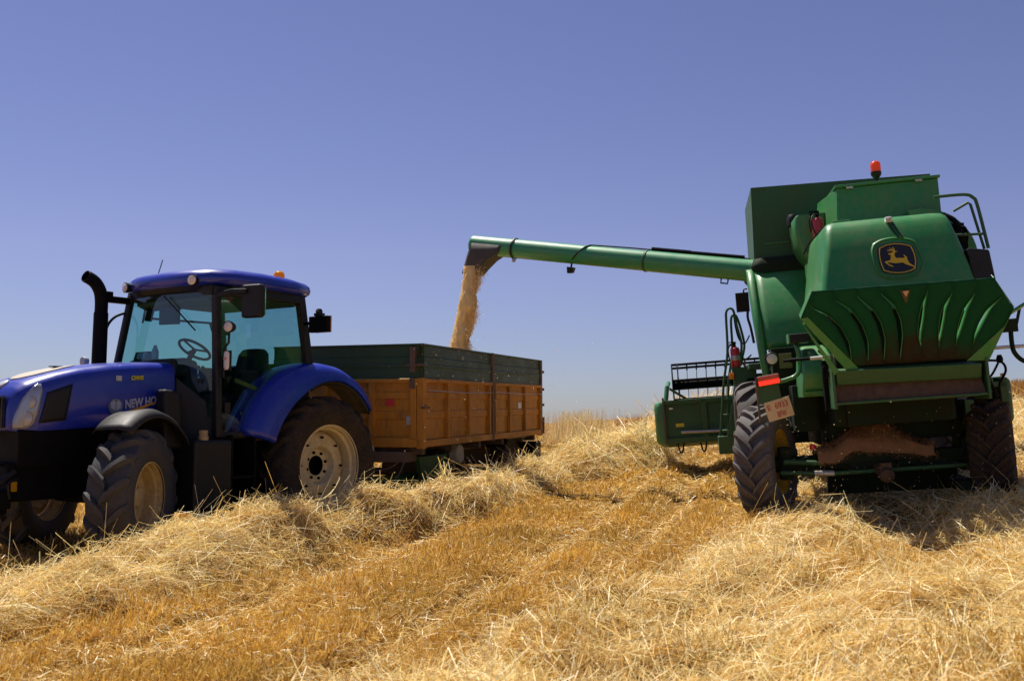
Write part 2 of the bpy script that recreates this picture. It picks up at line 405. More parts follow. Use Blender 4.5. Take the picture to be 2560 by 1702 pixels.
scatter_straw('loose_straw', 'wide bed of loose pale straw trailing behind the green combine', 420000,
    lambda X,Y: right_amount(X,Y)*np.clip(.72 + .35*N_mid(X*.6+2, Y*.6+5), .15, 1), y0=4.5, y1=30, up=.05, lo=.10, hi=.58, comb=.3, wid=(.0032, .0062))
scatter_straw('straw_litter', 'scattered single straws lying on the golden stubble', 90000,
    lambda X,Y: stub(X,Y)*(.25+.75*np.clip(-ruts(X,Y)/.03,0,1)), y0=4.5, y1=26, lo=.05, hi=.26, up=.08)
PALE_, PALE = PALE, GOLD
scatter_straw('chopped_straw', 'short chopped golden straw pieces strewn between the stubble stalks', 170000,
    lambda X,Y: stub(X,Y)*.85, y0=4.5, y1=28, lo=.03, hi=.12, up=.07)
PALE = PALE_

# ------------------------------------------------------------------ wheels
def tyre_mesh(R, W, rr, n, lh, lw, hand, sweep=1.0):
    mb = MB(); R0 = R-lh
    half = [(rr, .38), (rr+.02*R, .43), (lerp(rr, R0, .3), .50), (lerp(rr, R0, .6), .515), (lerp(rr, R0, .84), .49), (R0-.03*R, .46), (R0-.008*R, .36), (R0, .18), (R0, 0)]
    prof = [(r, y*W) for r, y in half] + [(r, -y*W) for r, y in half[-2::-1]]
    mb.lathe(prof, (0,0,0), (0,1,0), 72, cap=False)
    for k in range(n):
        for s in (1, -1):
            f0 = 2*PI*(k + (.5 if s > 0 else 0))/n
            rings = []
            for t in np.linspace(0, 1, 9):
                y = s*W*(-.05 + t*.545)
                ph = f0 + hand*(t**.82)*sweep*W*.5/R
                drop = 0 if t < .62 else ((t-.62)/.38)**2*.085*R
                rt = R - drop; rb = R0 - .02*R - drop*1.1
                wt = lw*(.5 if 0 < t < 1 else .40)/R*(1+.25*t); wb = wt*1.5
                pt = lambda a, r: (r*math.cos(a), y, r*math.sin(a))
                rings.append([pt(ph-wb, rb), pt(ph-wt*1.05, lerp(rb, rt, .75)), pt(ph-wt*.8, rt), pt(ph+wt*.8, rt), pt(ph+wt*1.05, lerp(rb, rt, .75)), pt(ph+wb, rb)])
            # run the lug down the shoulder
            y = s*W*.515; ph = f0 + hand*1.02*sweep*W*.5/R
            r1 = R-.13*R; wt = lw*.55/R
            rings.append([pt(ph-wt*1.4, r1-.03*R), pt(ph-wt, r1-.01), pt(ph-wt*.8, r1), pt(ph+wt*.8, r1), pt(ph+wt, r1-.01), pt(ph+wt*1.4, r1-.03*R)])
            mb.loft(rings)
    return mb
def wheel(parent, name, loc, rotz, R, W, rr, n, lh, lw, hand, side, mtyre, mrim, style='dish', sweep=1.0):
    """disc mesh at the axle end > tyre, rim; side = +1 when the outer face looks to +y"""
    s = side; d = MB()
    if style == 'deep':      # big tractor wheel: conical dish, recessed hub, bolts
        d.lathe([(rr*.86, -.04*s), (rr*.80, -.005*s), (rr*.60, .03*s), (rr*.52, .035*s), (rr*.47, .02*s), (rr*.43, -.04*s), (rr*.40, -.06*s), (rr*.25, -.06*s)], (0,0,0), (0,1,0), 48, cap=False)
        d.mat(1)
        for k in range(8):
            a = 2*PI*k/8; d.lathe([(.019, 0), (.019, .022*s), (0, .024*s)], (rr*.33*math.cos(a), -.062*s, rr*.33*math.sin(a)), (0,1,0), 8)
            d.lathe([(.014, 0), (.014, .05*s), (0, .052*s)], (rr*.70*math.cos(a+.3), .005*s, rr*.70*math.sin(a+.3)), (0,1,0), 8)
        d.mat(0)
        for k in range(8):
            a = 2*PI*(k+.5)/8; d.bar((rr*.74*math.cos(a), .0, rr*.74*math.sin(a)), (rr*.74*math.cos(a), .035*s, rr*.74*math.sin(a)), .035, .02)
    else:
        d.lathe([(rr*.86, -.02*s), (rr*.6, -.06*s), (rr*.5, -.03*s), (rr*.44, 0), (rr*.30, .01*s), (rr*.28, .06*s), (rr*.2, .075*s), (0, .075*s)], (0,0,0), (0,1,0), 40, cap=False)
        for k in range(8):
            a = 2*PI*k/8; d.lathe([(.011, 0), (.011, .022*s)], (rr*.37*math.cos(a), .005*s, rr*.37*math.sin(a)), (0,1,0), 6)
    o = d.build(name, [mrim, BLACKS], parent, 30); o.location = loc; o.rotation_euler = (0, rng.uniform(0, .3), rotz)
    h = W*.40
    r = MB()
    r.lathe([(rr*.99, h+.012), (rr*1.03, h+.006), (rr*1.03, h-.012), (rr*.97, h-.02), (rr*.955, h*.62), (rr*.90, h*.52), (rr*.885, h*.1), (rr*.885, -h*.3), (rr*.93, -h*.55), (rr*.97, -h*.9), (rr*1.03, -h-.006), (rr*.99, -h-.012)], (0,0,0), (0,1,0), 56, cap=False)
    r.build('rim', mrim, o, 30, thick=.006)
    if style == 'deep':
        hb = MB(); hb.lathe([(rr*.25, -.06*s), (rr*.25, -.18*s), (0, -.18*s)], (0,0,0), (0,1,0), 28, cap=False); hb.build('hub', BLACKS, o)
    tyre_mesh(R, W, rr, n, lh, lw, hand, sweep).build('tyre', mtyre, o, 40)
    return o

# ------------------------------------------------------------------ blue tractor
def tractor():
    T = empty('tractor', frame((-3.11,13.16,-.03), -math.sin(math.radians(34)), -math.cos(math.radians(34))))
    tag(T, 'blue farm tractor with cream wheels and black exhaust, hitched before the orange trailer', 'tractor')
    # --- hood
    xs = [1.95, 2.3, 2.75, 3.1, 3.35, 3.52, 3.64, 3.72, 3.775, 3.79]
    top = [2.075, 2.06, 2.02, 1.965, 1.905, 1.85, 1.80, 1.745, 1.66, 1.58]
    wid = [.45, .455, .45, .44, .43, .415, .40, .375, .34, .32]
    bot = [1.50, 1.45, 1.36, 1.335, 1.32, 1.315, 1.31, 1.31, 1.32, 1.34]
    W_ = lambda x: pw(x, xs, wid); T_ = lambda x: pw(x, xs, top)
    def sect(x):
        w, t, b = W_(x), T_(x), pw(x, xs, bot); e = .045
        h = [(w-.015, b), (w, b+.05), (w+.004, lerp(b, t, .45)), (w-.002, t-.15), (w-.012, t-.08), (w-.042, t-.034), (w-.11, t-.008), (w*.45, t+.004), (0, t+.012)]
        return [(x, y, z) for y, z in h] + [(x, -y, z) for y, z in h[-2::-1]]
    def side_y(x, z):
        w, t = W_(x), T_(x)
        return float(np.interp(z, [1.3, t-.30, t-.15, t-.08, t-.034, t-.008], [w, w+.003, w-.002, w-.012, w-.042, w-.11]))
    def top_z(x, y):
        w, t = W_(x), T_(x); return float(np.interp(abs(y), [0, w*.45, w-.11, w-.042], [t+.012, t+.004, t-.008, t-.034]))
    xx = sorted(set(list(np.linspace(1.95, 3.5, 20)) + list(np.linspace(3.5, 3.79, 14))))
    hood = MB().loft([sect(float(x)) for x in xx]).build('hood', BLUE, T, 50)
    def side_patch(name, quad, m, off=.006, n=8, par=hood):
        (a, b, c, d) = quad     # top front, top rear, bottom rear, bottom front in (x, z)
        G = []
        for i in range(n+1):
            row = []
            for j in range(n+1):
                u, v = i/n, j/n
                x = lerp(lerp(a[0], b[0], u), lerp(d[0], c[0], u), v); z = lerp(lerp(a[1], b[1], u), lerp(d[1], c[1], u), v)
                row.append((x, side_y(x, z)+off, z))
            G.append(row)
        return MB().grid(G).build(name, m, par, 60, thick=.006)
    for sgn in (1, -1):
        f = lambda p: (p[0], sgn*p[1], p[2])
        # headlight: curved lens that follows the hood's corner, two round reflectors in it
        def lens_x(v):
            return (pw(v, [0, .12, .35, .7, .9, 1], [3.545, 3.62, 3.70, 3.755, 3.768, 3.76]), pw(v, [0, .15, .4, .7, .9, 1], [3.515, 3.50, 3.52, 3.545, 3.575, 3.66]))
        G = []
        for i in range(13):
            v = i/12; x1, x0 = lens_x(v); z = lerp(1.785, 1.335, v); row = []
            for j in range(9):
                x = lerp(x0, x1, j/8); row.append(f((x, side_y(x, z)+.009, z)))
            G.append(row)
        hl = MB().grid(G).build('headlight', LENSB, hood, 60, thick=.008)
        for v, r in ((.42, .062), (.78, .075)):
            x1, x0 = lens_x(v); x = lerp(x0, x1, .45); z = lerp(1.785, 1.335, v); y = side_y(x, z)
            nrm = Vector((.80, .62, .06)).normalized(); c = Vector((x, y-.012, z))
            R_ = MB(); R_.lathe([(r, .03), (r*1.06, .034), (r*1.06, .02)], f(c), f(nrm), 28, cap=False); R_.lathe([(r*.98, .022), (r*.7, .026), (0, .030)], f(c), f(nrm), 28, cap=False)
            R_.build('reflector', LENSD, hl, 40)
        if sgn > 0:
            side_patch('side_vent', [(3.455,1.70), (3.19,1.795), (3.255,1.42), (3.53,1.39)], SCREEN if False else BLACKP)
    # nose grille, badge and hood screen
    G = []
    for i in range(9):
        z = lerp(1.66, 1.335, i/8); x = float(np.interp(-z, [-v for v in top[::-1]][::-1], xs[:len(top)][::-1][::-1])) if False else pw(-z, [-1.66, -1.58], [3.778, 3.793])
        G.append([(x+.012, y, z) for y in np.linspace(-.27, .27, 9)])
    gr = MB().grid(G); gr.mat(0)
    for k in range(9):
        y = -.24 + .06*k; gr.box(3.79, 3.815, y-.008, y+.008, 1.35, 1.64)
    gr.build('grille', BLACKP, hood, 30)
    n = 16; Gs = []
    for i in range(n+1):
        u = i/n; x = lerp(3.60, 2.90, u); hw = .20*math.sin(PI*min(1, u*1.0)**.75)**.8 + .004
        Gs.append([(x, y, top_z(x, y)+.006) for y in np.linspace(-hw, hw, 9)])
    sc = MB().grid(Gs).build('hood_screen', BEIGEP, hood, 60, thick=.004)
    MB().box(3.06, 3.17, -.05, .05, top_z(3.1, 0)+.004, top_z(3.1, 0)+.016).build('screen_latch', BLACKP, hood, 0, bevel=.004)
    bd = MB(); ring = []
    nrm = Vector((.55, 0, .83)).normalized(); cx = Vector((3.685, 0, T_(3.685)+.02))
    bd.lathe([(.065, -.012), (.065, .008), (.05, .014), (0, .015)], cx, nrm, 28); bd.build('badge', DECALG, hood)
    # writing and marks on the left side of the hood
    y0 = side_y(2.5, 1.6)+.008
    text_obj('lettering', 'NEW HOLLAND', DECALG, hood, (2.585, y0+.002, 1.545), (-1, 0, .13), (0, 0, 1), .13, .002, width=.70, bold=.005)
    lg = MB(); lg.lathe([(.085, -.002), (.085, .004), (0, .004)], (2.70, y0-.002, 1.565), (0,1,0), 32); logo = lg.build('leaf_logo', mat('logo_grey', (.16,.17,.20), .4), hood)
    lf = MB()
    for (dx, a0) in ((.03, 1), (-.03, -1)):
        lf.prism([(2.70-.006*a0, y0+.004, 1.52), (2.70-.006*a0, y0+.004, 1.61), (2.70-.03*a0, y0+.004, 1.635), (2.70-.062*a0, y0+.004, 1.60), (2.70-.058*a0, y0+.004, 1.55)], (0, .003, 0))
    lf.build('leaf_mark', DECALG, logo, 0)
    MB().prism([(2.62, y0, 1.475), (2.45, y0, 1.515), (2.22, y0, 1.60), (2.22, y0, 1.625), (2.45, y0, 1.55), (2.60, y0, 1.505)], (0, .004, 0)).build('swoosh_decal', DECALO, hood, 0)
    y1 = side_y(2.5, 1.87)+.004
    MB().box(2.635, 2.70, y1-.004, y1+.006, 1.84, 1.895).build('sticker', DECALG, hood, 0)
    text_obj('sticker_text', 'CMMS', DECALY, hood, (2.52, y1+.006, 1.855), (-1, 0, .06), (0, 0, 1), .06, .002, width=.155, bold=.003)
    # --- chassis
    c = MB()
    c.box(.1, 1.4, -.38, .38, .5, 1.15); c.box(1.4, 3.5, -.30, .30, .62, 1.34); c.box(2.5, 3.72, -.40, .40, .95, 1.325)
    c.box(3.2, 3.8, -.36, .36, .62, 1.0); c.box(2.3, 2.7, -.62, .62, .52, .68)
    c.box(3.75, 4.25, -.30, -.22, .50, .62); c.box(3.75, 4.25, .22, .30, .50, .62); c.box(3.78, 3.92, -.42, .42, .56, .74)
    c.tube([(3.9, .36, .72), (4.1, .40, .60), (4.15, .40, .48)], .03); c.tube([(3.85, .2, .9), (4.05, .3, .82)], .025)
    c.box(-.6, .2, -.35, .35, .5, 1.0); c.tube([(0, -.58, .83), (0, .58, .83)], .13, 16); c.box(.3, 2.1, -.75, .70, .42, .62)
    c.build('chassis', BLACKS, T, 35, bevel=.015)
    MB().box(3.70, 3.76, .30, .37, .72, .82).build('reflector', AMBER, T, 0, bevel=.006)
    fl_ = MB(); fl_.tube([(3.72,.34,.92), (4.02,.36,.70)], .035, 10); fl_.tube([(3.75,.30,.60), (4.22,.33,.58)], .03, 10); fl_.lathe([(.0,0),(.045,0),(.045,.05),(0,.05)], (4.12,.30,.58), (0,1,0), 14); fl_.tube(smooth_path([(3.74,.22,1.0), (3.9,.30,.95), (4.0,.32,.85), (3.98,.3,.74)], 5), .016); fl_.tube(smooth_path([(3.70,.38,.85), (3.82,.42,.80), (3.80,.42,.66)], 5), .014); fl_.build('front_linkage', BLACKP, T)
    MB().tube([(3.93,.30,.71), (3.93,.44,.71)], .014, 8).build('linkage_pin', GALV, T); MB().tube([(4.14,.26,.60), (4.14,.40,.60)], .014, 8).build('linkage_pin', GALV, T)
    eb_ = MB()
    for k in range(4): eb_.box(2.0+.18*k, 2.12+.18*k, .30, .335, .80, 1.22)
    eb_.tube(smooth_path([(1.5,.34,1.15), (1.9,.42,1.05), (2.4,.40,1.12), (2.6,.32,1.2)], 5), .02); eb_.tube([(2.2,.34,.72), (2.55,.55,.64)], .035); eb_.build('engine_block', BLACKP, T, 0)
    # --- wheels
    wheel(T, 'rear_wheel', (0, .80, .845), 0, .875, .46, .505, 20, .055, .06, 1, 1, RUBBERB, CREAM, 'deep', 1.0)
    wheel(T, 'rear_wheel', (0, -.80, .845), 0, .875, .46, .505, 20, .055, .06, 1, -1, RUBBERB, CREAM, 'deep', 1.0)
    wheel(T, 'front_wheel', (2.72, .84, .620), math.radians(30), .710, .43, .36, 15, .066, .074, 1, 1, RUBBER, OCHRE, 'dish', 1.05)
    wheel(T, 'front_wheel', (2.66, -1.08, .640), math.radians(27), .700, .43, .36, 15, .066, .074, 1, -1, RUBBER, OCHRE, 'dish', 1.05)
    # --- rear fenders: blue arch with a broad side skirt
    for s in (1, -1):
        angs = [(-8, 1.33, .98), (5, 1.33, .98), (20, 1.34, .99), (40, 1.345, .985), (60, 1.33, 1.0), (80, 1.29, 1.045), (100, 1.25, 1.07), (118, 1.195, 1.05), (130, 1.14, 1.02), (138, 1.07, 1.00)]
        A = np.array(angs); tt = np.linspace(17, 137, 32); rings = []
        for a in tt:
            ro = float(np.interp(a, A[:,0], A[:,1])); ri = float(np.interp(a, A[:,0], A[:,2])); t = math.radians(a); cz = .86
            pt = lambda r, y: (r*math.cos(t), s*y, cz + r*math.sin(t))
            rings.append([pt(ro-.01, .50), pt(ro, .62), pt(ro-.004, .78), pt(lerp(ro, ri, .12), .90), pt(lerp(ro, ri, .4), .975), pt(lerp(ro, ri, .75), 1.0), pt(ri, 1.01), pt(ri-.012, .99)])
        MB().loft(rings, cap=False, closed=False).build('rear_fender', BLUE, T, 60, thick=.02)
        lip = MB().loft([[(r*math.cos(math.radians(a)), s*y, .86+r*math.sin(math.radians(a))) for r, y in ((pw(a, A[:,0], A[:,2])-.014, .62), (pw(a, A[:,0], A[:,2])-.014, .985), (pw(a, A[:,0], A[:,2])-.05, .975))] for a in np.linspace(70, 139, 14)], cap=False, closed=False)
        lip.build('fender_flap', BLACKP, T, 60, thick=.012)
        # front fender turns with the wheel
        rings = []; q = math.radians(20 if s > 0 else 22)
        for a in np.linspace(52, 182, 26):
            t = math.radians(a); r = .80 + .03*math.cos(2*(t-1.4)) + .06*max(0, (a-120)/60)
            def pt(r, y):
                x = r*math.cos(t); return (2.63 + x*math.cos(q) - y*math.sin(q), (.82 if s > 0 else -1.06) + x*math.sin(q) + y*math.cos(q), .675 + r*math.sin(t))
            e_ = .02*math.sin((a-52)/130*PI)
            rings.append([pt(r-.05, -s*.24), pt(r, -s*.19), pt(r+.012, -s*.05), pt(r+.014+e_, s*.08), pt(r-.006, s*.18), pt(r-.06, s*.215)])
        ff = MB().loft(rings[::-1], cap=False, closed=False).build('front_fender', FENDER, T, 60, thick=.016)
    # --- steps, tank, bracket beside the hood
    MB().box(1.50, 2.02, .52, .93, .40, 1.20).build('fuel_tank', BLACKP, T, 0, bevel=.04, seg=3)
    MB().lathe([(.055, 0), (.055, .05), (.045, .055), (.045, .075), (.05, .08), (.05, .11), (0, .115)], (1.86, .86, 1.195), (0,0,1), 20).build('fuel_cap', TAN, T)
    MB().hexa([(1.99,.52,1.1),(2.25,.52,1.1),(2.25,.70,1.1),(1.99,.70,1.1)], [(2.03,.52,1.74),(2.25,.52,1.76),(2.25,.68,1.76),(2.03,.68,1.74)]).build('air_intake_box', BLACKP, T, 0, bevel=.035, seg=3)
    st = MB()
    for z in (.45, .75): st.box(1.15, 1.5, .55, .92, z, z+.035)
    st.box(1.14, 1.17, .55, .92, .45, 1.25); st.box(1.48, 1.51, .55, .92, .42, 1.25)
    st.build('step', BLACKS, T, 0, bevel=.006)
    # --- exhaust
    e = MB()
    p = smooth_path([(2.14,-.7,2.70), (2.14,-.7,2.83), (2.165,-.7,2.95), (2.24,-.7,3.05), (2.36,-.7,3.105)], 5)
    e.tube([(2.15,-.7,1.3), (2.15,-.7,1.9), (2.14,-.7,2.68)] + p, [.082, .082, .080] + [.072]*(len(p)-1)+[.068], 20, cap=False)
    ex = e.build('exhaust', BLACKS, T, 40, thick=.006)
    eb = MB(); eb.bar((2.12,-.7,2.86), (1.78,-.68,2.86), .10, .075); eb.box(2.02, 2.10, -.72, -.64, 2.83, 2.95); eb.build('exhaust_bracket', BLACKS, T, 0, bevel=.01)
    MB().tube(smooth_path([(1.80,-.71,2.72), (1.93,-.73,2.66), (2.02,-.74,2.55), (2.08,-.74,2.35), (2.09,-.74,2.15)], 5), .016).build('handrail', BLACKS, T)
    mb = MB(); mb.lathe([(.05, 0), (.055, .03), (.05, .06), (0, .065)], (2.33,-.66,2.10), (1,0,0), 16); mb.build('lamp', DECALG, T)
    # --- cab
    ca = empty('cab', parent=T)
    P = lambda a, b, w=.07, h=.07, m=None: m.bar(a, b, w, h, up=(1,0,0))
    pl = MB()
    pl.bar((1.62,.80,1.22), (1.67,.79,2.93), .085, .085, up=(1,0,0)); pl.bar((1.94,-.80,1.55), (1.76,-.66,2.93), .075, .075, up=(1,0,0))
    pl.bar((.22,.80,2.10), (.36,.78,2.95), .10, .10, up=(1,0,0)); pl.bar((.22,-.80,2.10), (.36,-.74,2.95), .10, .10, up=(1,0,0))
    pl.bar((.22,.80,2.12), (.30,.80,1.95), .1, .1, up=(1,0,0))
    pl.bar((1.72,.79,2.90), (.33,.78,2.92), .09, .10); pl.bar((1.76,-.69,2.90), (.33,-.74,2.92), .09, .10)
    pl.bar((1.74,-.72,2.91), (1.70,.79,2.91), .08, .12); pl.bar((.34,-.76,2.92), (.34,.79,2.92), .08, .10)
    pl.bar((.22,-.8,2.1), (.22,.8,2.1), .1, .08)
    pl.bar((1.62,.80,1.25), (1.16,.80,1.25), .07, .07); pl.bar((.30,.80,2.0), (1.16,.80,1.25), .06, .06, up=(0,1,0))
    pl.build('pillars', BLACKP, T, 0, bevel=.015).name = 'cab_frame'
    bpy.data.objects.remove(ca)
    # windscreen bulges forward a little
    def pane(name, corners, m, bulge=(0,0,0), n=8, par=T):
        a, b, c, d = [Vector(q) for q in corners]; B = Vector(bulge); G = []
        for i in range(n+1):
            G.append([a.lerp(b, j/n).lerp(d.lerp(c, j/n), i/n) + B*(4*(j/n)*(1-j/n)) for j in range(n+1)])
        return MB().grid(G).build(name, m, par, 60)
    ws = pane('windscreen', [(1.70,.77,2.88), (1.76,-.64,2.88), (1.94,-.77,1.62), (1.66,.77,1.45)], GLASSF, (.10,0,0))
    MB().tube([(1.88,.12,2.86), (1.85,.36,2.66), (1.80,.60,2.44)], .009).build('wiper', BLACKP, T)
    sg = MB().add([(1.60,.79,1.28), (1.63,.785,2.88), (.42,.775,2.88), (.30,.79,2.12), (.34,.79,2.02), (.55,.79,1.82), (.80,.79,1.58), (1.15,.79,1.28)], [tuple(range(8))]).build('door', GLASSS, T, 0)
    hd = MB(); hd.box(1.46, 1.54, .80, .83, 1.50, 1.62); hd.build('handle', BLACKP, sg, 0, bevel=.005)
    sr = MB().add([(1.90,-.79,1.6), (1.73,-.68,2.88), (.42,-.74,2.88), (.26,-.79,2.12), (.34,-.79,2.02), (.55,-.79,1.82), (.80,-.79,1.6)], [tuple(range(7))]).build('door', GLASSS, T, 0)
    pane('rear_window', [(.36,.74,2.88), (.36,-.72,2.88), (.24,-.76,2.12), (.24,.76,2.12)], GLASSS)
    # firewall, floor and bulkhead
    fl = MB(); fl.box(.2, 1.62, -.76, .76, 1.20, 1.27); fl.box(.15, .25, -.76, .76, 1.2, 2.10); fl.hexa([(1.62,-.76,1.2),(1.95,-.76,1.2),(1.95,.5,1.2),(1.62,.76,1.2)], [(1.62,-.76,1.9),(1.93,-.76,1.9),(1.93,.46,1.9),(1.62,.76,1.55)])
    fl.hexa([(.2,.48,1.27),(1.1,.48,1.27),(1.1,.76,1.27),(.2,.76,1.27)], [(.2,.48,2.05),(.45,.48,1.95),(.45,.76,1.95),(.2,.76,2.05)])
    fl.hexa([(.2,-.76,1.27),(1.1,-.76,1.27),(1.1,-.48,1.27),(.2,-.48,1.27)], [(.2,-.76,2.05),(.45,-.76,1.95),(.45,-.48,1.95),(.2,-.48,2.05)])
    fl.build('cab_floor', INTER, T, 0, bevel=.01)
    se = MB(); se.hexa([(.45,-.26,1.55),(1.0,-.26,1.55),(1.0,.26,1.55),(.45,.26,1.55)], [(.42,-.25,1.72),(1.0,-.25,1.74),(1.0,.25,1.74),(.42,.25,1.72)])
    sb = []
    for z, w, x in ((1.68,.24,.50), (1.9,.26,.46), (2.1,.26,.42), (2.26,.23,.40), (2.33,.15,.39)): sb.append([(x-.06,-w,z), (x+.07,-w,z), (x+.10,0,z), (x+.07,w,z), (x-.06,w,z), (x-.09,0,z)])
    se.loft(sb); se.box(.5, 1.0, .30, .40, 1.86, 1.93); se.box(.45, .95, -.42, -.32, 1.95, 2.08); se.box(.5, .9, -.2, .2, 1.27, 1.55)
    se.build('seat', SEATM, T, 40, bevel=.03)
    da = MB(); da.hexa([(1.35,-.22,1.27),(1.62,-.22,1.27),(1.62,.22,1.27),(1.35,.22,1.27)], [(1.42,-.20,2.12),(1.66,-.24,2.16),(1.66,.24,2.16),(1.42,.20,2.12)])
    da.box(1.62, 1.90, -.52, .30, 1.92, 2.13); da.build('dashboard', INTER, T, 0, bevel=.05, seg=3)
    sw = MB(); cc = Vector((1.33,0,2.27)); ax = Vector((-.55,0,.83)).normalized(); u = Vector((0,1,0)); v = ax.cross(u)
    ringp = [cc + (u*math.cos(a)+v*math.sin(a))*.20 for a in np.linspace(0, 2*PI, 37)]
    sw.tube(ringp, .017, 8); sw.tube([cc - v*.19, cc], .013); sw.tube([cc - u*.19 + v*.05, cc, cc + u*.19 + v*.05], .013); sw.tube([cc, cc - ax*.25], .03)
    sw.build('steering_wheel', INTER, T)
    hl_ = MB(); hl_.box(.38, 1.70, -.66, .74, 2.83, 2.90); hl_.hexa([(1.55,-.62,2.74),(1.72,-.62,2.80),(1.72,.70,2.80),(1.55,.70,2.74)], [(1.50,-.62,2.84),(1.72,-.62,2.84),(1.72,.70,2.84),(1.50,.70,2.84)]); hl_.build('headliner', mat('olive_headliner', (.11,.10,.065), .85), T, 0, bevel=.02)
    kc = MB(); kc.hexa([(.45,-.62,1.27),(1.15,-.62,1.27),(1.15,-.40,1.27),(.45,-.40,1.27)], [(.40,-.66,2.02),(1.0,-.62,1.94),(1.0,-.40,1.94),(.40,-.42,2.02)])
    for x, y in ((.75,-.5), (.85,-.46), (.95,-.52)): kc.tube([(x,y,1.92), (x+.05,y,2.08)], .012); kc.lathe([(.022,0),(.026,.03),(0,.05)], (x+.05,y,2.07), (0,0,1), 10)
    kc.tube(smooth_path([(.40,-.66,2.72), (.46,-.66,2.45), (.48,-.60,2.25), (.42,-.55,2.10)], 5), .018); kc.box(.40, .50, -.64, -.50, 2.12, 2.26); kc.hexa([(1.62,-.60,2.14),(1.76,-.60,2.14),(1.76,-.30,2.14),(1.62,-.30,2.14)], [(1.64,-.58,2.24),(1.74,-.58,2.24),(1.74,-.32,2.24),(1.64,-.32,2.24)]); kc.build('console', INTER, T, 0, bevel=.01)
    bt_ = MB(); bt_.lathe([(.04, 0), (.042, .10), (.02, .15), (.018, .17)], (1.80,-.12,2.13), (0,0,1), 14); bt_.tube([(1.82,-.38,2.17), (1.82,-.22,2.17)], .045, 12); bt_.build('bottle', mat('pale_blue_bottle', (.22,.34,.48), .25), T)
    st_ = MB(); st_.hexa([(1.30,.70,1.86),(.74,.70,1.70),(.74,.715,1.70),(1.30,.715,1.86)], [(1.30,.70,1.91),(.74,.70,1.75),(.74,.715,1.75),(1.30,.715,1.91)]); st_.build('yellow_strap', mat('olive_yellow_strap', (.25,.22,.03), .6), T, 0)
    MB().box(1.05, 1.20, .70, .712, 1.48, 1.515).build('yellow_label', DECALY, T, 0)
    mo = MB(); mo.hexa([(1.62,-.26,2.56),(1.66,-.26,2.56),(1.60,.02,2.56),(1.56,.02,2.56)], [(1.62,-.26,2.78),(1.66,-.26,2.78),(1.60,.02,2.78),(1.56,.02,2.78)]); mo.tube([(1.64,-.2,2.78), (1.66,-.3,2.86), (1.66,-.36,2.88)], .01); mo.build('monitor', SCREEN, T, 0, bevel=.01)
    im = MB(); im.bar((1.62,-.52,2.62), (1.62,-.46,2.80), .10, .03); im.tube([(1.64,-.60,2.60), (1.66,-.5,2.86)], .012); im.build('inside_mirror', INTER, T, 0, bevel=.01)
    sp = MB(); sp.hexa([(.50,-.55,2.52),(.62,-.55,2.52),(.62,-.38,2.52),(.50,-.38,2.52)], [(.46,-.58,2.68),(.66,-.58,2.68),(.66,-.34,2.68),(.46,-.34,2.68)]); sp.tube([(.3,-.7,2.40), (.55,-.46,2.62)], .012); sp.tube([(.35,-.72,2.70), (1.6,-.55,2.66)], .014); sp.tube(smooth_path([(.36,-.60,2.62), (.42,-.60,2.40), (.34,-.60,2.15), (.30,-.6,2.05)], 5), .016)
    sp.build('work_lamp_bracket', INTER, T, 0)
    # --- roof
    def roof_ring(z, k, sx=0):
        out = [(1.86,-.52), (1.90,-.30), (1.91,0), (1.90,.30), (1.86,.56), (1.74,.78), (1.45,.87), (1.0,.89), (.5,.875), (.22,.80), (.12,.62), (.09,.3), (.09,0), (.09,-.3), (.12,-.62), (.22,-.80), (.5,-.875), (1.0,-.87), (1.45,-.84), (1.74,-.74)]
        return [(lerp(1.0, x, k)+sx, y*k, z + .025*(1-((x-1.0)/.95)**2)) for x, y in out]
    rb = [roof_ring(2.955, .96), roof_ring(2.985, 1.0), roof_ring(3.03, 1.015), roof_ring(3.085, 1.0), roof_ring(3.125, .95), roof_ring(3.155, .86), roof_ring(3.175, .7), roof_ring(3.185, .45), roof_ring(3.187, .15)]
    rf = MB().loft(rb).build('roof', BLUE, T, 50)
    MB().loft([roof_ring(2.90, .90), roof_ring(2.957, .955)]).build('roof_underside', BLACKP, T, 40)
    MB().hexa([(.98,-.28,3.18),(1.42,-.28,3.18),(1.42,.28,3.18),(.98,.28,3.18)], [(1.02,-.22,3.222),(1.38,-.22,3.222),(1.38,.22,3.222),(1.02,.22,3.222)]).build('roof_hatch', BLUE, rf, 0, bevel=.015)
    def worklight(name, c, d, r, par, shell=BLACKP, lens=LENS):
        d = Vector(d).normalized(); c = Vector(c)
        o = MB().lathe([(r*.35, -.09), (r*.8, -.075), (r*1.06, -.02), (r*1.1, .012), (r*1.0, .014)], c, d, 24).build(name, shell, par)
        MB().lathe([(r*.98, .012), (r*.7, .022), (0, .028)], c, d, 24).build('lens', lens, o)
        return o
    worklight('front_work_light', (1.875,.62,3.01), (.8,.25,.0), .060, T); worklight('front_work_light', (1.885,-.60,3.01), (.9,-.1,.0), .058, T)
    worklight('side_work_light', (1.60,.93,2.48), (.95,.25,.0), .062, T)
    MB().tube([(1.58,.92,2.42), (1.57,.90,2.30), (1.60,.87,2.24), (1.60,.86,1.9)], .014).build('light_stalk', BLACKP, T)
    # turn signal: tall rounded lamp, clear / red / amber bands
    def capsule(z0, z1): return [[(1.60+.035*q*math.cos(a)*.6+.02, .93+.042*q*math.sin(a), z) for a in np.linspace(0, 2*PI, 17)[:-1]] for z, q in ((z0, .6), (z0+.02, .95), (z0+.03, 1), (z1-.03, 1), (z1-.02, .95), (z1, .6))]
    ts = MB().loft(capsule(1.99, 2.20)).build('turn_signal', LENS, T, 50)
    MB().box(1.575, 1.598, .89, .97, 1.98, 2.21).build('shell', BLACKP, ts, 0, bevel=.008)
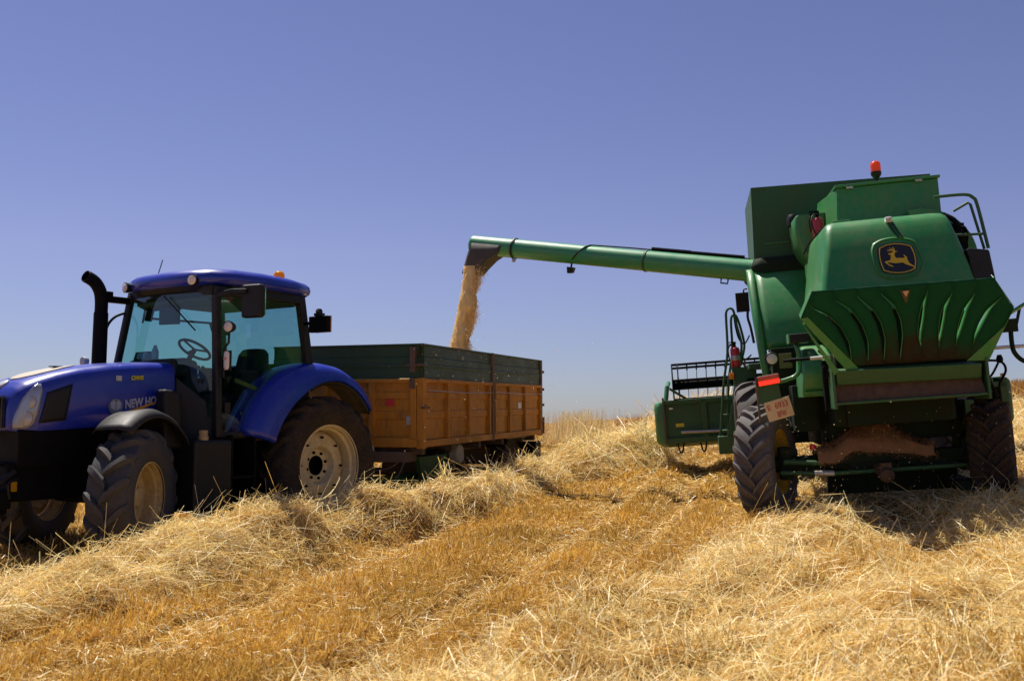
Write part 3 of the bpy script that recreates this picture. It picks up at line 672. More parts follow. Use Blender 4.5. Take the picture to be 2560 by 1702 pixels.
    MB().box(1.638, 1.648, .905, .955, 2.10, 2.13).build('red_band', mat('pale_red_lens', (.7,.25,.2), .3), ts, 0, bevel=.003)
    # mirrors
    m1 = MB().hexa([(1.50,1.12,2.57),(1.60,1.12,2.57),(1.56,1.38,2.57),(1.46,1.38,2.57)], [(1.50,1.12,2.95),(1.60,1.12,2.95),(1.56,1.38,2.95),(1.46,1.38,2.95)]).build('mirror', BLACKP, T, 0, bevel=.03, seg=3)
    MB().hexa([(1.478,1.14,2.60),(1.49,1.14,2.60),(1.452,1.36,2.60),(1.44,1.36,2.60)], [(1.478,1.14,2.92),(1.49,1.14,2.92),(1.452,1.36,2.92),(1.44,1.36,2.92)]).build('mirror_glass', MIRROR, m1, 0)
    MB().bar((1.68,.82,2.84), (1.62,1.02,2.88), .05, .06).bar((1.62,1.01,2.88), (1.60,1.22,2.87), .05, .055).build('mirror_arm', BLACKP, T, 0, bevel=.012)
    m2 = MB(); m2.box(.30, .36, .94, 1.26, 2.50, 2.70); m2o = m2.build('rear_marker_board', BLACKS, T, 0, bevel=.008)
    MB().box(.285, .299, 1.0, 1.262, 2.498, 2.702).build('board_edge', mat('pale_red_board', (.5,.25,.2), .5), m2o, 0)
    MB().box(.30, .38, 1.05, 1.16, 2.70, 2.735).lathe([(.04, 0), (.045, .03), (.03, .06), (0, .065)], (.34, 1.1, 2.73), (0,0,1), 14).build('board_lamp', BLACKP, m2o, 0)
    MB().tube([(.33,.80,2.62), (.33,.96,2.62)], .02).build('board_arm', BLACKS, T)
    # beacon and aerial
    b = MB().lathe([(.075, 0), (.078, .02), (.06, .03)], (.62,.68,3.145), (0,0,1), 24).build('beacon', BLACKP, T)
    MB().lathe([(.062, .028), (.068, .05), (.066, .08), (.05, .105), (.02, .118), (0, .12)], (.62,.68,3.145), (0,0,1), 24).build('amber_dome', AMBER, b)
    MB().tube([(1.45,-.62,3.14), (1.36,-.62,3.42)], .006).lathe([(.02, 0), (.015, .04), (0, .045)], (1.45,-.62,3.12), (0,0,1), 10).build('aerial', BLACKP, T)
    return T
tractor()

# ------------------------------------------------------------------ trailer
def trailer():
    T = empty('grain_trailer', frame((-1.21,13.8,0), -.303, -.953, 0, -.95))
    tag(T, 'orange ribbed farm trailer with dark green extension boards behind the blue tractor', 'trailer')
    z0, z1, z2, Wd, Ln = 1.01, 1.96, 2.45, 2.40, 6.0
    # orange lower body: floor, panels with pressed bands, bottom rail
    def side_panel(name, xa, xb, y, ribs, out):
        """pressed steel side between xa and xb; out = +1 / -1 is the outside"""
        mb = MB(); zs = [(z0+.10, 0), (z0+.38, 0), (z0+.40, .016), (z0+.49, .016), (z0+.51, 0), (z0+.66, 0), (z0+.68, .016), (z0+.76, .016), (z0+.78, 0), (z1-.05, 0)]
        G = [[(x, y + out*d, z) for z, d in zs] for x in np.linspace(xa, xb, 3)]
        mb.grid(G); mb.grid([[(x, y - out*.03, z) for z in (z0+.10, z1-.05)] for x in (xa, xb)])
        o = mb.build(name, ORANGE, T, 20)
        for r in ribs:
            MB().box(r-.035, r+.035, min(y, y+out*.06), max(y, y+out*.06), z0+.10, z1-.03).build('rib', ORANGE, o, 0, bevel=.006)
        lo, hi = min(xa, xb), max(xa, xb)
        MB().box(lo, hi, min(y-out*.03, y+out*.065), max(y-out*.03, y+out*.065), z1-.05, z1).build('top_rail', ORANGE, o, 0, bevel=.008)
        MB().box(lo, hi, min(y-out*.03, y+out*.055), max(y-out*.03, y+out*.055), z0, z0+.098).build('bottom_rail', ORANGE, o, 0, bevel=.008)
        return o
    s1 = side_panel('side_panel', -2.96, -.06, -.06, [-.97, -1.88, -2.86], 1)
    s2 = side_panel('side_panel', -5.96, -3.08, -.06, [-3.16, -3.95, -4.88, -5.90], 1)
    side_panel('side_panel', -2.96, -.06, -Wd+.06, [-1, -2], -1); side_panel('side_panel', -5.96, -3.08, -Wd+.06, [-4, -5], -1)
    MB().box(-4.75, -4.56, -.062, -.050, 1.52, 1.63).build('pale_sticker', WHITE, s2, 0)
    # front and tail boards
    for x, out, nm in ((-.06, 1, 'front_board'), (-5.94, -1, 'tail_board')):
        mb = MB(); zs = [(z0+.10, 0), (z0+.38, 0), (z0+.40, .016), (z0+.49, .016), (z0+.51, 0), (z0+.66, 0), (z0+.68, .016), (z0+.76, .016), (z0+.78, 0), (z1-.05, 0)]
        mb.grid([[(x + out*d, y, z) for z, d in zs] for y in (-Wd+.06, -1.2, -.06)])
        mb.grid([[(x - out*.03, y, z) for z in (z0+.1, z1-.05)] for y in (-Wd+.06, -.06)])
        o = mb.build(nm, ORANGE, T, 20)
        for y in (-.16, -.80, -1.55, -2.25): MB().box(min(x, x+out*.06), max(x, x+out*.06), y-.045, y+.045, z0+.10, z1-.03).build('rib', ORANGE, o, 0, bevel=.006)
        MB().box(min(x-out*.03, x+out*.065), max(x-out*.03, x+out*.065), -Wd+.06, -.06, z1-.05, z1).build('top_rail', ORANGE, o, 0, bevel=.008)
        MB().box(min(x-out*.03, x+out*.06), max(x-out*.03, x+out*.06), -Wd+.06, -.06, z0, z0+.13).build('bottom_rail', ORANGE, o, 0, bevel=.008)
        if out > 0:
            MB().box(-.045, -.038, -.60, -.46, 1.58, 1.68).build('red_sticker', mat('red_sticker', (.55,.04,.02), .5), o, 0)
            MB().box(-.045, -.034, -.28, -.20, 1.32, 1.44).build('grey_sticker', GALV, o, 0)
    MB().box(-5.9, -.1, -Wd+.1, -.1, z0+.02, z0+.08).build('floor', RUST, T, 0)
    # corner and middle posts
    def post(x, y, zt, m, w=.11):
        MB().box(x-w/2, x+w/2, y-w/2, y+w/2, z0-.02, zt).build('post', m, T, 0, bevel=.012)
    post(-.055, -.055, z1+.01, ORANGE, .11); post(-.055, -Wd+.055, z1+.01, ORANGE); post(-5.945, -.05, z2, RUST, .10); post(-5.945, -Wd+.05, z2, RUST, .10); post(-3.02, -.05, z2+.005, RUST, .095); post(-3.02, -Wd+.05, z2+.005, RUST, .095)
    # green extension boards with a pressed middle ridge
    def board(a, b, n, nm='extension_board'):
        a = Vector(a); b = Vector(b); n = Vector(n); zs = [(z1+.006, 0), (z1+.16, 0), (z1+.17, .012), (z1+.20, .012), (z1+.21, 0), (z1+.30, 0), (z1+.315, -.016), (z2-.03, -.016), (z2-.02, .006), (z2, .006)]
        mb = MB()
        mb.grid([[p + n*d + Vector((0,0,z)) for z, d in zs] for p in (a, a.lerp(b, .5), b)])
        mb.grid([[p - n*.035 + Vector((0,0,z)) for z in (z1+.006, z2)] for p in (a, b)])
        mb.grid([[p + n*d + Vector((0,0,z2)) for d in (.006, -.035)] for p in (a, b)])
        return mb.build(nm, TGREEN, T, 20)
    board((-.02,-.03,0), (-2.96,-.03,0), (0,1,0)); board((-3.08,-.03,0), (-5.97,-.03,0), (0,1,0))
    board((-.02,-Wd+.03,0), (-5.97,-Wd+.03,0), (0,-1,0)); board((-.03,-.02,0), (-.03,-Wd+.02,0), (1,0,0)); board((-5.97,-.02,0), (-5.97,-Wd+.02,0), (-1,0,0))
    lt = MB()
    lt.box(-.03, .03, -.20, -.12, 2.05, 2.40); lt.bar((.02,-.26,2.15), (.03,.02,2.15), .03, .03); lt.box(.0, .035, -.20, -.13, 1.82, 1.97); lt.tube([(.03,-.02,1.56), (.06,.03,1.56), (.03,.05,1.6)], .014); lt.bar((0,.01,1.56), (-.1,.03,1.56), .05, .03)
    lt.build('corner_latch', RUST, T, 0)
    l2 = MB()
    for z in (1.30, 1.58, 1.88, 2.22): l2.bar((-6.0,-.02,z), (-6.06,.0,z), .04, .05)
    l2.box(-6.16, -6.12, -.06, -.01, 1.02, 1.34); l2.bar((-5.98,-.03,1.26), (-6.14,-.03,1.28), .04, .04); l2.build('tail_latch', RUST, T, 0)
    ch = MB()
    ch.tube([(-.15,.012,1.80), (-1.5,.014,1.775), (-2.9,.012,1.79)], .005, 6); ch.tube([(-3.1,.012,1.80), (-4.5,.014,1.78), (-5.9,.012,1.79)], .005, 6); ch.build('side_cable', GALV, T)
    # chassis
    c = MB(); c.box(-5.8, -.15, -.75, -.63, .82, 1.0); c.box(-5.8, -.15, -1.77, -1.65, .82, 1.0)
    for x in (-.25, -1.4, -2.6, -3.8, -5.0, -5.75): c.box(x-.05, x+.05, -2.3, -.1, .90, 1.0)
    c.box(-6.02, -5.93, -2.2, -.2, .72, .88); c.box(-5.0, -4.4, -1.2, -.5, .55, .82); c.box(-1.9, -1.2, -1.2, -.5, .55, .8)
    c.build('chassis', RUST, T, 0, bevel=.01)
    tt = MB(); tt.lathe([(.5, 0), (.5, .07)], (-1.5,-1.2,.80), (0,0,1), 32); tt.hexa([(-1.25,-.45,.50),(-.55,-.30,.50),(-.55,-.25,.50),(-1.25,-.20,.50)], [(-1.35,-.45,.86),(-.35,-.30,.86),(-.35,-.22,.86),(-1.35,-.18,.86)])
    tt.bar((-.9,-.5,.55), (1.35,-1.05,.55), .09, .11); tt.bar((-.9,-1.9,.55), (1.35,-1.15,.55), .09, .11); tt.build('drawbar', GREEND, T, 0, bevel=.01)
    MB().box(-.35, .02, -1.4, -.25, .80, .95).build('front_bumper', RUST, T, 0, bevel=.015)
    MB().tube(smooth_path([(-.02,-.95,.82), (.05,-.75,.70), (.05,-.5,.72), (.0,-.35,.84)], 6), .010).tube(smooth_path([(.0,-.28,.84), (.12,-.35,.6), (.35,-.5,.38), (.5,-.6,.30)], 6), .010).build('air_hose', RUST, T)
    for x in (-1.62, -4.6):
        for y, s in ((-.34, 1), (-Wd+.34, -1)):
            wheel(T, 'wheel', (x, y, .56), 0, .47, .30, .24, 18, .014, .03, 1, s, RUBBERB, RUST, 'dish')
    MB().box(-5.2, -4.0, -.52, -.10, 1.0-.02, 1.0).build('mudguard', BLACKP, T, 0)
    MB().tube([(-1.62,-2.0,.56), (-1.62,-.4,.56)], .06).build('axle', RUST, T); MB().tube([(-4.6,-2.0,.56), (-4.6,-.4,.56)], .06).build('axle', RUST, T)
    # tank whose pale end shows under the side
    a = MB().lathe([(0, -.02), (.13, -.02), (.155, 0), (.16, .03), (.16, .4)], (-1.62,-.08,.84), (0,-1,0), 28); a.build('air_tank', mat('pale_dusty_tank', (.40,.34,.24), .7, dirt=.5), T)
    MB().box(-5.92, -5.55, -.35, -.02, .58, .88).build('tail_box', BLACKS, T, 0, bevel=.01)
    return T
trailer()

# ------------------------------------------------------------------ combine harvester
KM = frame((4.29,11.75,.36), math.sin(math.radians(10)), math.cos(math.radians(10)), 4.0, 1.5)
def rrect(x0, x1, y0, y1, r, z, n=5):
    """rounded rectangle ring in the horizontal plane"""
    out = []
    for cx, cy, a0 in ((x1-r, y1-r, 0), (x0+r, y1-r, 90), (x0+r, y0+r, 180), (x1-r, y0+r, 270)):
        for k in range(n+1):
            a = math.radians(a0 + 90*k/n); out.append((cx + r*math.cos(a), cy + r*math.sin(a), z))
    return out
def combine():
    T = empty('combine_harvester', KM)
    tag(T, 'green combine harvester seen from behind with its unloading auger swung out', 'combine harvester')
    YC = -.17
    # --- dark inner body and chassis, boxes put in to block light
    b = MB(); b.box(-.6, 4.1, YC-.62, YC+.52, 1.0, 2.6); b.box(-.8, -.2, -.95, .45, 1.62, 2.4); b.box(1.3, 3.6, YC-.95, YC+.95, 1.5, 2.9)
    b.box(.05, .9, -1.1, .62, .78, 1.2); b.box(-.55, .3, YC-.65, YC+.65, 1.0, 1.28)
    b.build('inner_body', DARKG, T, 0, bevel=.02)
    # --- rear hood: rounded box that narrows upwards
    rings = []
    for z, xr, yl, yr, r in ((2.25,-1.03,.585,-1.07,.07), (2.4,-1.025,.565,-1.05,.07), (2.52,-1.008,.545,-1.035,.08), (2.64,-.985,.525,-1.015,.08), (2.76,-.958,.505,-.99,.08), (2.88,-.925,.485,-.965,.08), (2.98,-.89,.47,-.945,.08), (3.06,-.858,.455,-.925,.08), (3.14,-.82,.44,-.91,.08), (3.205,-.785,.425,-.895,.08), (3.25,-.745,.41,-.88,.08), (3.285,-.685,.385,-.855,.09), (3.303,-.61,.345,-.815,.10), (3.31,-.48,.25,-.72,.10)):
        rings.append(rrect(xr, .75, yr, yl, r, z, 6))
    hood = MB().loft(rings).build('rear_hood', GREEN, T, 45)
    # light pressed step on the left flank of the hood
    MB().box(-.55, .2, .10, .30, 3.305, 3.335).build('hood_rail', GREEN, hood, 0, bevel=.01)
    # emblem: recess rim, black shield, yellow border and leaping deer
    ring = [(-.05,2.986),(-.138,3.027),(-.258,3.04),(-.376,3.024),(-.482,2.976),(-.505,2.89),(-.528,2.804),(-.534,2.703),(-.49,2.608),(-.372,2.569),(-.253,2.559),(-.156,2.577),(-.098,2.599),(-.054,2.641),(-.03,2.727),(-.016,2.834),(-.02,2.917)]
    plate = [(-.101,2.93),(-.171,2.957),(-.251,2.966),(-.33,2.956),(-.387,2.939),(-.429,2.923),(-.448,2.866),(-.458,2.811),(-.458,2.748),(-.45,2.707),(-.44,2.66),(-.379,2.639),(-.319,2.628),(-.251,2.628),(-.181,2.641),(-.113,2.669),(-.095,2.738),(-.088,2.806),(-.089,2.868)]
    deer = [(-.181,2.851),(-.19,2.858),(-.214,2.86),(-.235,2.871),(-.24,2.883),(-.216,2.885),(-.18,2.882),(-.179,2.887),(-.205,2.893),(-.176,2.902),(-.182,2.905),(-.213,2.898),(-.226,2.901),(-.2,2.92),(-.208,2.921),(-.234,2.902),(-.239,2.898),(-.247,2.899),(-.236,2.923),(-.244,2.924),(-.257,2.902),(-.259,2.877),(-.277,2.875),(-.282,2.87),(-.254,2.863),(-.248,2.84),(-.249,2.815),(-.26,2.799),(-.338,2.791),(-.351,2.803),(-.337,2.827),(-.347,2.826),(-.372,2.799),(-.369,2.782),(-.375,2.765),(-.387,2.726),(-.417,2.704),(-.441,2.671),(-.436,2.663),(-.411,2.69),(-.373,2.707),(-.343,2.722),(-.322,2.743),(-.27,2.74),(-.238,2.741),(-.207,2.75),(-.172,2.757),(-.157,2.761),(-.175,2.738),(-.216,2.713),(-.215,2.701),(-.181,2.717),(-.151,2.745),(-.135,2.765),(-.15,2.772),(-.194,2.78),(-.202,2.798),(-.21,2.835),(-.196,2.841)]
    cy, cz = -.272, 2.80
    sm = [tuple(p) for p in smooth_path([(y, z, 0) for y, z in ring + ring[:1]], 3)][:-1]
    XH = ([2.25,2.4,2.52,2.64,2.76,2.88,2.98,3.06,3.14], [-1.03,-1.025,-1.008,-.985,-.958,-.925,-.89,-.858,-.82])
    hx = lambda p, s=1: pw(cz + (p[1]-cz)*s, *XH)
    fx_ = lambda p, s=1: -.948 + .255*(cz + (p[1]-cz)*s - 2.80)
    R = MB(); k_ = lambda p, s: (cy + (p[0]-cy)*s, cz + (p[1]-cz)*s)
    R.loft([[(hx(p, s) + x, *k_(p, s)) for p in sm] for x, s in ((.01,1.03), (-.016,1.0), (-.022,.965), (-.014,.93), (-.004,.915))], cap=False)
    er = R.build('emblem_rim', GREEN, hood, 60)
    MB().prism([(fx_(p, 1.06)-.012, *k_(p, 1.06)) for p in plate], (-.008, 0, 0)).build('emblem_plate', LOGOK, er, 0)
    br = MB(); br.loft([[(fx_(p, s)+x, *k_(p, s)) for p in plate] for x, s in ((-.0208,1.0), (-.024,1.0), (-.024,.945), (-.0208,.945))], cap=False, loop=True); br.build('emblem_border', LOGOY, er, 0)
    MB().prism([(fx_(p)-.0212, *p) for p in deer], (-.003, 0, 0)).build('emblem_deer', LOGOY, er, 0)
    lp = MB().box(-.80, -.72, -.295, -.225, 3.22, 3.285).build('hood_lamp', WHITE, T, 0, bevel=.012)
    MB().lathe([(.026, 0), (.022, .01), (0, .014)], (-.80,-.262,3.252), (-1,0,-.1), 16).build('lens', LENSD, lp)
    MB().tube([(-.78,-.25,3.23), (-.85,-.29,3.11), (-.885,-.33,3.03)], .006).tube([(-.78,-.28,3.23), (-.85,-.33,3.11), (-.89,-.37,3.02)], .006).build('lamp_line', BLACKP, T)  # two thin dark lines from the lamp down to the emblem
    # --- engine box on top with lid, latches
    MB().hexa([(.25,.14,3.25),(1.2,.30,3.25),(1.2,-1.1,3.25),(.25,-1.08,3.25)], [(.30,.085,3.86),(1.2,.20,3.86),(1.2,-1.12,3.86),(.30,-1.09,3.86)]).build('engine_box', GREEN, T, 0, bevel=.008).name = 'engine_cover'
    ld = MB().box(.26, 1.2, -1.11, .11, 3.862, 3.895).build('cover_lid', GREEN, T, 0, bevel=.008)
    for y in (-.06, -.86): MB().box(.245, .262, y-.04, y+.04, 3.835, 3.86).build('latch', GALV, ld, 0, bevel=.003)
    # --- grain tank with folded-out extension walls
    hp = MB()
    hp.add([(1.6,.99,4.235),(1.6,-1.32,4.17),(1.6,-1.24,3.22),(1.6,1.03,3.22)], [(0,1,2,3)])
    hp.add([(1.6,.99,4.235),(3.3,.97,4.24),(3.3,.99,3.22),(1.6,1.03,3.22)], [(0,1,2,3)])
    hp.add([(1.6,-1.32,4.17),(3.3,-1.32,4.24),(3.3,-1.24,3.22),(1.6,-1.24,3.22)], [(0,1,2,3)])
    hp.add([(3.3,.97,4.24),(3.3,-1.32,4.24),(3.3,-1.24,3.22),(3.3,.99,3.22)], [(0,1,2,3)])
    hp.build('tank_extension', DARKG if False else GREEND, T, 0, thick=.02)
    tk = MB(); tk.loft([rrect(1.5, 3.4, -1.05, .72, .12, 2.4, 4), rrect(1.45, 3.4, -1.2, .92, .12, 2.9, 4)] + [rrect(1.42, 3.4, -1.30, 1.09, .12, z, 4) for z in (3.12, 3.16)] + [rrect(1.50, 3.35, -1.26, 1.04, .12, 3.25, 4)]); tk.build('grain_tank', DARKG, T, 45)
    MB().box(1.57, 1.59, .55, .90, 3.44, 3.455).build('tank_strip', GREEN, T, 0)
    ab = MB().lathe([(.02, 0), (.085, .02), (.09, .12), (.06, .17), (0, .18)], (1.25,.52,3.58), (0,0,1), 20); ab.build('air_precleaner', BLACKP, T)
    # beacon on the box lid
    bc = MB().tube([(.5,-.425,3.89), (.5,-.43,3.98)], .022).lathe([(.03, 0), (.055, .035), (.062, .05), (.062, .085)], (.5,-.43,3.97), (0,0,1), 20).build('beacon', BLACKP, T)
    MB().lathe([(.060, 0), (.062, .08), (.056, .11), (.035, .13), (0, .137)], (.5,-.43,4.055), (0,0,1), 24).build('orange_dome', ORNG, bc)
    # --- left side: curved rear-facing panel with a narrow rim strip, air intake housing
    def px(z): return .88 + .58*max(0, (z-1.95)/1.15)**1.7 + .10*max(0, (z-2.9)/.2)**2
    zs = [1.98, 2.1, 2.25, 2.4, 2.55, 2.7, 2.82, 2.92, 2.99, 3.04, 3.075, 3.095]
    G = []
    for z in zs:
        yl = pw(z, [1.95, 2.5, 3.1], [1.035, 1.075, 1.07]); G.append([(px(z)+.02*((y-.7)/.4)**2, y, z + .02*(1.07-y)*max(0, (z-2.9)/.2)) for y in np.linspace(yl, .30, 9)])
    G.append([(1.75, p[1], p[2]+.03) for p in G[-1]]); G.append([(2.0, p[1], p[2]+.01) for p in G[-1]])
    MB().grid(G).build('side_panel', GREEN, T, 60, thick=.015)
    G = []
    for z in [1.50, 1.6, 1.8] + zs:
        yr = pw(z, [1.5, 1.95, 2.5, 3.1], [1.01, 1.04, 1.07, 1.065]); yo = pw(z, [1.5, 1.95, 2.4, 2.9, 3.1], [1.09, 1.14, 1.165, 1.17, 1.155])
        x = px(z); G.append([(x+.005, yr, z), (x-.012, lerp(yr, yo, .3), z), (x-.008, lerp(yr, yo, .7), z), (x+.02, yo, z), (x+.08, yo, z), (x+.22, yo-.04, z), (x+.9, yo-.10, z)])
    G.append([(p[0]+.06, p[1], p[2]+.02) for p in G[-1]])
    MB().grid(G).build('side_shield', GREEN, T, 60, thick=.012)
    rg = [rrect(.80, 1.5, .15, y, .06, z, 6) for z, y in ((3.0,.34), (3.06,.42), (3.16,.49), (3.30,.545), (3.5,.565), (3.63,.56), (3.665,.53))]
    MB().loft(rg).build('intake_housing', GREEN, T, 40)
    sc = MB(); sc.loft([rrect(.70, 1.1, .22, .46, .1, z, 5) for z in (2.86, 2.96, 3.04)]); sc.build('intake_foot', GREEN, T, 40)
    MB().tube(smooth_path([(.7,.50,3.14), (.6,.42,3.28), (.5,.33,3.36), (.4,.28,3.40)], 5), .009).tube(smooth_path([(.6,.28,3.62), (.55,.36,3.60), (.5,.39,3.50), (.5,.36,3.38), (.5,.31,3.3)], 5), .010).build('hose', BLACKP, T)
    # --- dark bay under the panel, lamp, tail light arm, plate
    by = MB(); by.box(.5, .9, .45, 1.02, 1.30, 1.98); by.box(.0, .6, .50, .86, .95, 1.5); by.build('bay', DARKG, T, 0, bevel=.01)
    lm = MB().lathe([(.03, -.06), (.075, -.03), (.085, .0), (.08, .008)], (.30,1.035,1.845), (-1,0,0), 24).build('rear_work_light', BLACKP, T)
    MB().lathe([(.078, .0), (.05, .016), (0, .02)], (.30,1.035,1.845), (-1,0,0), 24).build('lens', LENS, lm)
    MB().tube([(.33,1.03,1.84), (.55,.98,1.84)], .02).build('lamp_arm', BLACKS, T)
    MB().box(.28, .30, .80, .95, 1.72, 1.90).build('warning_tag', mat('faded_olive_tag', (.12,.12,.03), .6), T, 0, bevel=.004)
    arm = smooth_path([(-.15,.80,2.02), (-.45,.81,1.95), (-.5,.80,1.82), (-.5,.80,1.70), (-.5,.85,1.615), (-.5,.95,1.575), (-.5,1.06,1.555)], 5)
    MB().tube(arm, .026, 12).build('light_arm', GREEN, T)
    bx = MB(); bx.box(-.52, -.28, .66, .885, 1.985, 2.09); bx.build('black_hood_box', BLACKP, T, 0, bevel=.012)
    MB().box(-.52, -.28, .885, .90, 1.985, 2.095).build('box_flange', GREEN, T, 0, bevel=.003)
    # holder plate, lamp, number plate: tilted together
    tl = math.radians(6.5); rt_ = Vector((0,-math.cos(tl), math.sin(tl))); up_ = Vector((0, math.sin(tl), math.cos(tl))).normalized()
    def panel(o, w, h, x0, x1):
        o = Vector(o); q = [o, o + rt_*w, o + rt_*w + up_*h, o + up_*h]
        return MB().hexa([(x1, p.y, p.z) for p in q], [(x0, p.y, p.z) for p in q])
    tp = Vector((0, 1.285, 1.515))
    lb = panel(tp, .255, .115, -.555, -.48).build('tail_light', BLACKP, T, 0, bevel=.012)
    panel(tp + rt_*.008 + up_*.058, .24, .052, -.572, -.55).build('amber_lens', mat('dark_amber_lens', (.55,.06,.01), .3, coat=.4), lb, 0, bevel=.008)
    panel(tp + rt_*.008 + up_*.004, .24, .054, -.575, -.55).build('red_lens', GLOW, lb, 0, bevel=.008)
    hb = panel(Vector((0,1.30,1.32)), .27, .20, -.50, -.48).build('light_bracket', GREEND, T, 0, bevel=.006)
    MB().tube([(-.50,1.295,1.10), (-.50,1.30,1.62)], .012).build('bracket_edge', RUST, T)
    tl2 = math.radians(12.5); r2 = Vector((0,-math.cos(tl2), math.sin(tl2))); u2 = Vector((0, math.sin(tl2), math.cos(tl2)))
    o2 = Vector((-.515, 1.195, 1.105)); w2, h2 = .295, .225
    q = [o2, o2 + r2*w2, o2 + r2*w2 + u2*h2, o2 + u2*h2]
    np_ = MB().hexa([p + Vector((.012,0,0)) for p in q], q).build('number_plate', PLATEW, T, 0, bevel=.004)
    tx = -.518
    text_obj('plate_text', 'E', PLATER, np_, Vector((tx,0,0)) + Vector((0,o2.y,o2.z)) + r2*.028 + u2*.125, r2, u2, .085, .002, width=.034, bold=.001)
    text_obj('plate_text', '6933', PLATER, np_, Vector((tx,0,0)) + Vector((0,o2.y,o2.z)) + r2*.115 + u2*.125, r2, u2, .095, .002, width=.145, bold=.001)
    text_obj('plate_text', 'BFW', PLATER, np_, Vector((tx,0,0)) + Vector((0,o2.y,o2.z)) + r2*.115 + u2*.022, r2, u2, .095, .002, width=.105, bold=.001)
    # --- white marker rods
    for y0, y1, nm in ((.92, .44, 0), (-1.2, -1.75, 0)):
        m_ = MB().tube([(-.72,lerp(y0,y1,.45 if y0>0 else 0),1.79 if y0>0 else 1.75), (-.72,y1,1.79 if y0>0 else 1.745)], .020, 12).build('marker_rod', WHITE, T)
        if y0 > 0: MB().tube([(-.70,1.0,1.785), (-.72,.71,1.79)], .017, 10).tube([(-.70,.93,1.785), (-.71,.86,1.786)], .026, 10).build('rod_grip', BLACKS, m_)
    # --- chopper drive cover (bright top)
    rg = []
    for z, xr, yl, yr, r in ((1.36,-.55,.80,.44,.02), (1.40,-.60,.80,.44,.03), (1.62,-.66,.79,.44,.04), (1.69,-.645,.785,.44,.05), (1.76,-.585,.78,.44,.05), (1.84,-.47,.77,.44,.05), (1.91,-.34,.75,.44,.06), (1.95,-.18,.72,.44,.06)):
        rg.append(rrect(xr, .1, yr, yl, r, z - (.10*(0) if z > 1.5 else 0), 4))
    MB().loft(rg).build('drive_cover', GREEN, T, 40)
    MB().prism([(-.645,.78,1.42),(-.645,.45,1.32),(-.645,.45,1.42)], (.5,0,0)).build('drive_cover_lip', GREEN, T, 0)
    # --- straw spreader board with curved louvres
    def bp(y, z): return Vector((-.453-.523*z, y, z))
    ztop = lambda y: 2.452 - .0165*(.75-y); zbot = lambda y: 1.70 - .02*(.4-y)
    fins = [[(.78,2.30),(.62,2.21),(.49,2.07),(.41,1.91),(.37,1.72)], [(.53,2.35),(.39,2.25),(.28,2.08),(.22,1.91),(.20,1.71)], [(.31,2.37),(.17,2.23),(.09,2.08),(.05,1.92),(.04,1.70)], [(.08,2.38),(-.04,2.26),(-.10,2.10),(-.12,1.96),(-.12,1.74)],
            [(-.38,2.36),(-.34,2.22),(-.32,2.05),(-.31,1.95),(-.34,1.72)], [(-.62,2.34),(-.54,2.17),(-.52,2.01),(-.51,1.88),(-.50,1.72)], [(-.84,2.32),(-.75,2.16),(-.71,2.01),(-.68,1.86),(-.66,1.70)], [(-1.09,2.26),(-.97,2.14),(-.91,2.02),(-.86,1.9),(-.82,1.70)]]
    nrow = 25
    def fin_curve(f, v):
        """y of a louvre line at height fraction v (0 top .. 1 bottom)"""
        z = lerp(2.45, 1.66, v); P = f[::-1]
        return z, float(np.interp(z, [p[1] for p in P], [p[0] for p in P]))
    def outline(v):
        z = lerp(2.45, 1.66, v)
        return z, float(np.interp(z, [1.66, 1.79, 2.19, 2.45], [.42, .53, .87, .75])), float(np.interp(z, [1.66, 1.94, 2.13, 2.45], [-.84, -1.13, -1.21, -1.01]))
    bd = MB(); fl = MB()
    edges = []
    for i in range(10):
        rowL, rowR = [], []
        for j in range(nrow):
            v = j/(nrow-1); z, yl, yr = outline(v)
            if i == 0: a = b_ = yl
            elif i == 9: a = b_ = yr
            else:
                f = fins[i-1]; zz, y = fin_curve(f, v)
                y = min(max(y, yr+.02), yl-.02)
                vt = (2.45-f[0][1])/.79; s = (v-vt)/(.80-vt) if i > 4 else (v-vt)/(.93-vt)
                g = (.027 if i > 4 else .024)*math.sin(PI*min(max(s, 0), 1))**.8 if 0 < s < 1 else 0
                a, b_ = y + g, y - g
            sl = .0165*(.75-(a+b_)/2)*(1-v) + .02*(.4-(a+b_)/2)*v*.6
            rowL.append(bp(a, z - sl*.8)); rowR.append(bp(b_, z - sl*.8))
        edges.append((rowL, rowR))
    for i in range(9):
        A, B = edges[i][1], edges[i+1][0]
        bd.grid([[a.lerp(b, t) for t in (0, .33, .67, 1)] for a, b in zip(A, B)])
    nb = Vector((1, 0, .523)).normalized()
    for i in range(1, 9):
        # flange bent back from the slot's far edge
        L_, R_ = edges[i]
        E = R_ if i > 4 else L_
        rows = [] if i <= 4 else [(p, p + nb*(.075 if (L_[j]-R_[j]).length > .004 else .0)) for j, p in enumerate(E)]
        if rows: fl.grid([[a, b] for a, b in rows])
        F_ = L_ if i > 4 else R_
        # pressed lip on the near edge, standing towards the viewer
        fl.grid([[p, p - nb*(.010 if (L_[j]-R_[j]).length > .004 else 0)] for j, p in enumerate(F_)])
    m, nt, pb = nodes('spreader_paint'); N = nt.nodes; L = nt.links
    tc = N.new('ShaderNodeTexCoord'); sp = N.new('ShaderNodeSeparateXYZ'); L.new(tc.outputs['Object'], sp.inputs[0])
    ns = N.new('ShaderNodeTexNoise'); ns.inputs['Scale'].default_value = 5; ns.inputs['Detail'].default_value = 8; L.new(tc.outputs['Object'], ns.inputs['Vector'])
    ab_ = N.new('ShaderNodeMath'); ab_.operation = 'ADD'; ab_.inputs[1].default_value = .22; L.new(sp.outputs['Y'], ab_.inputs[0])
    a2 = N.new('ShaderNodeMath'); a2.operation = 'ABSOLUTE'; L.new(ab_.outputs[0], a2.inputs[0])
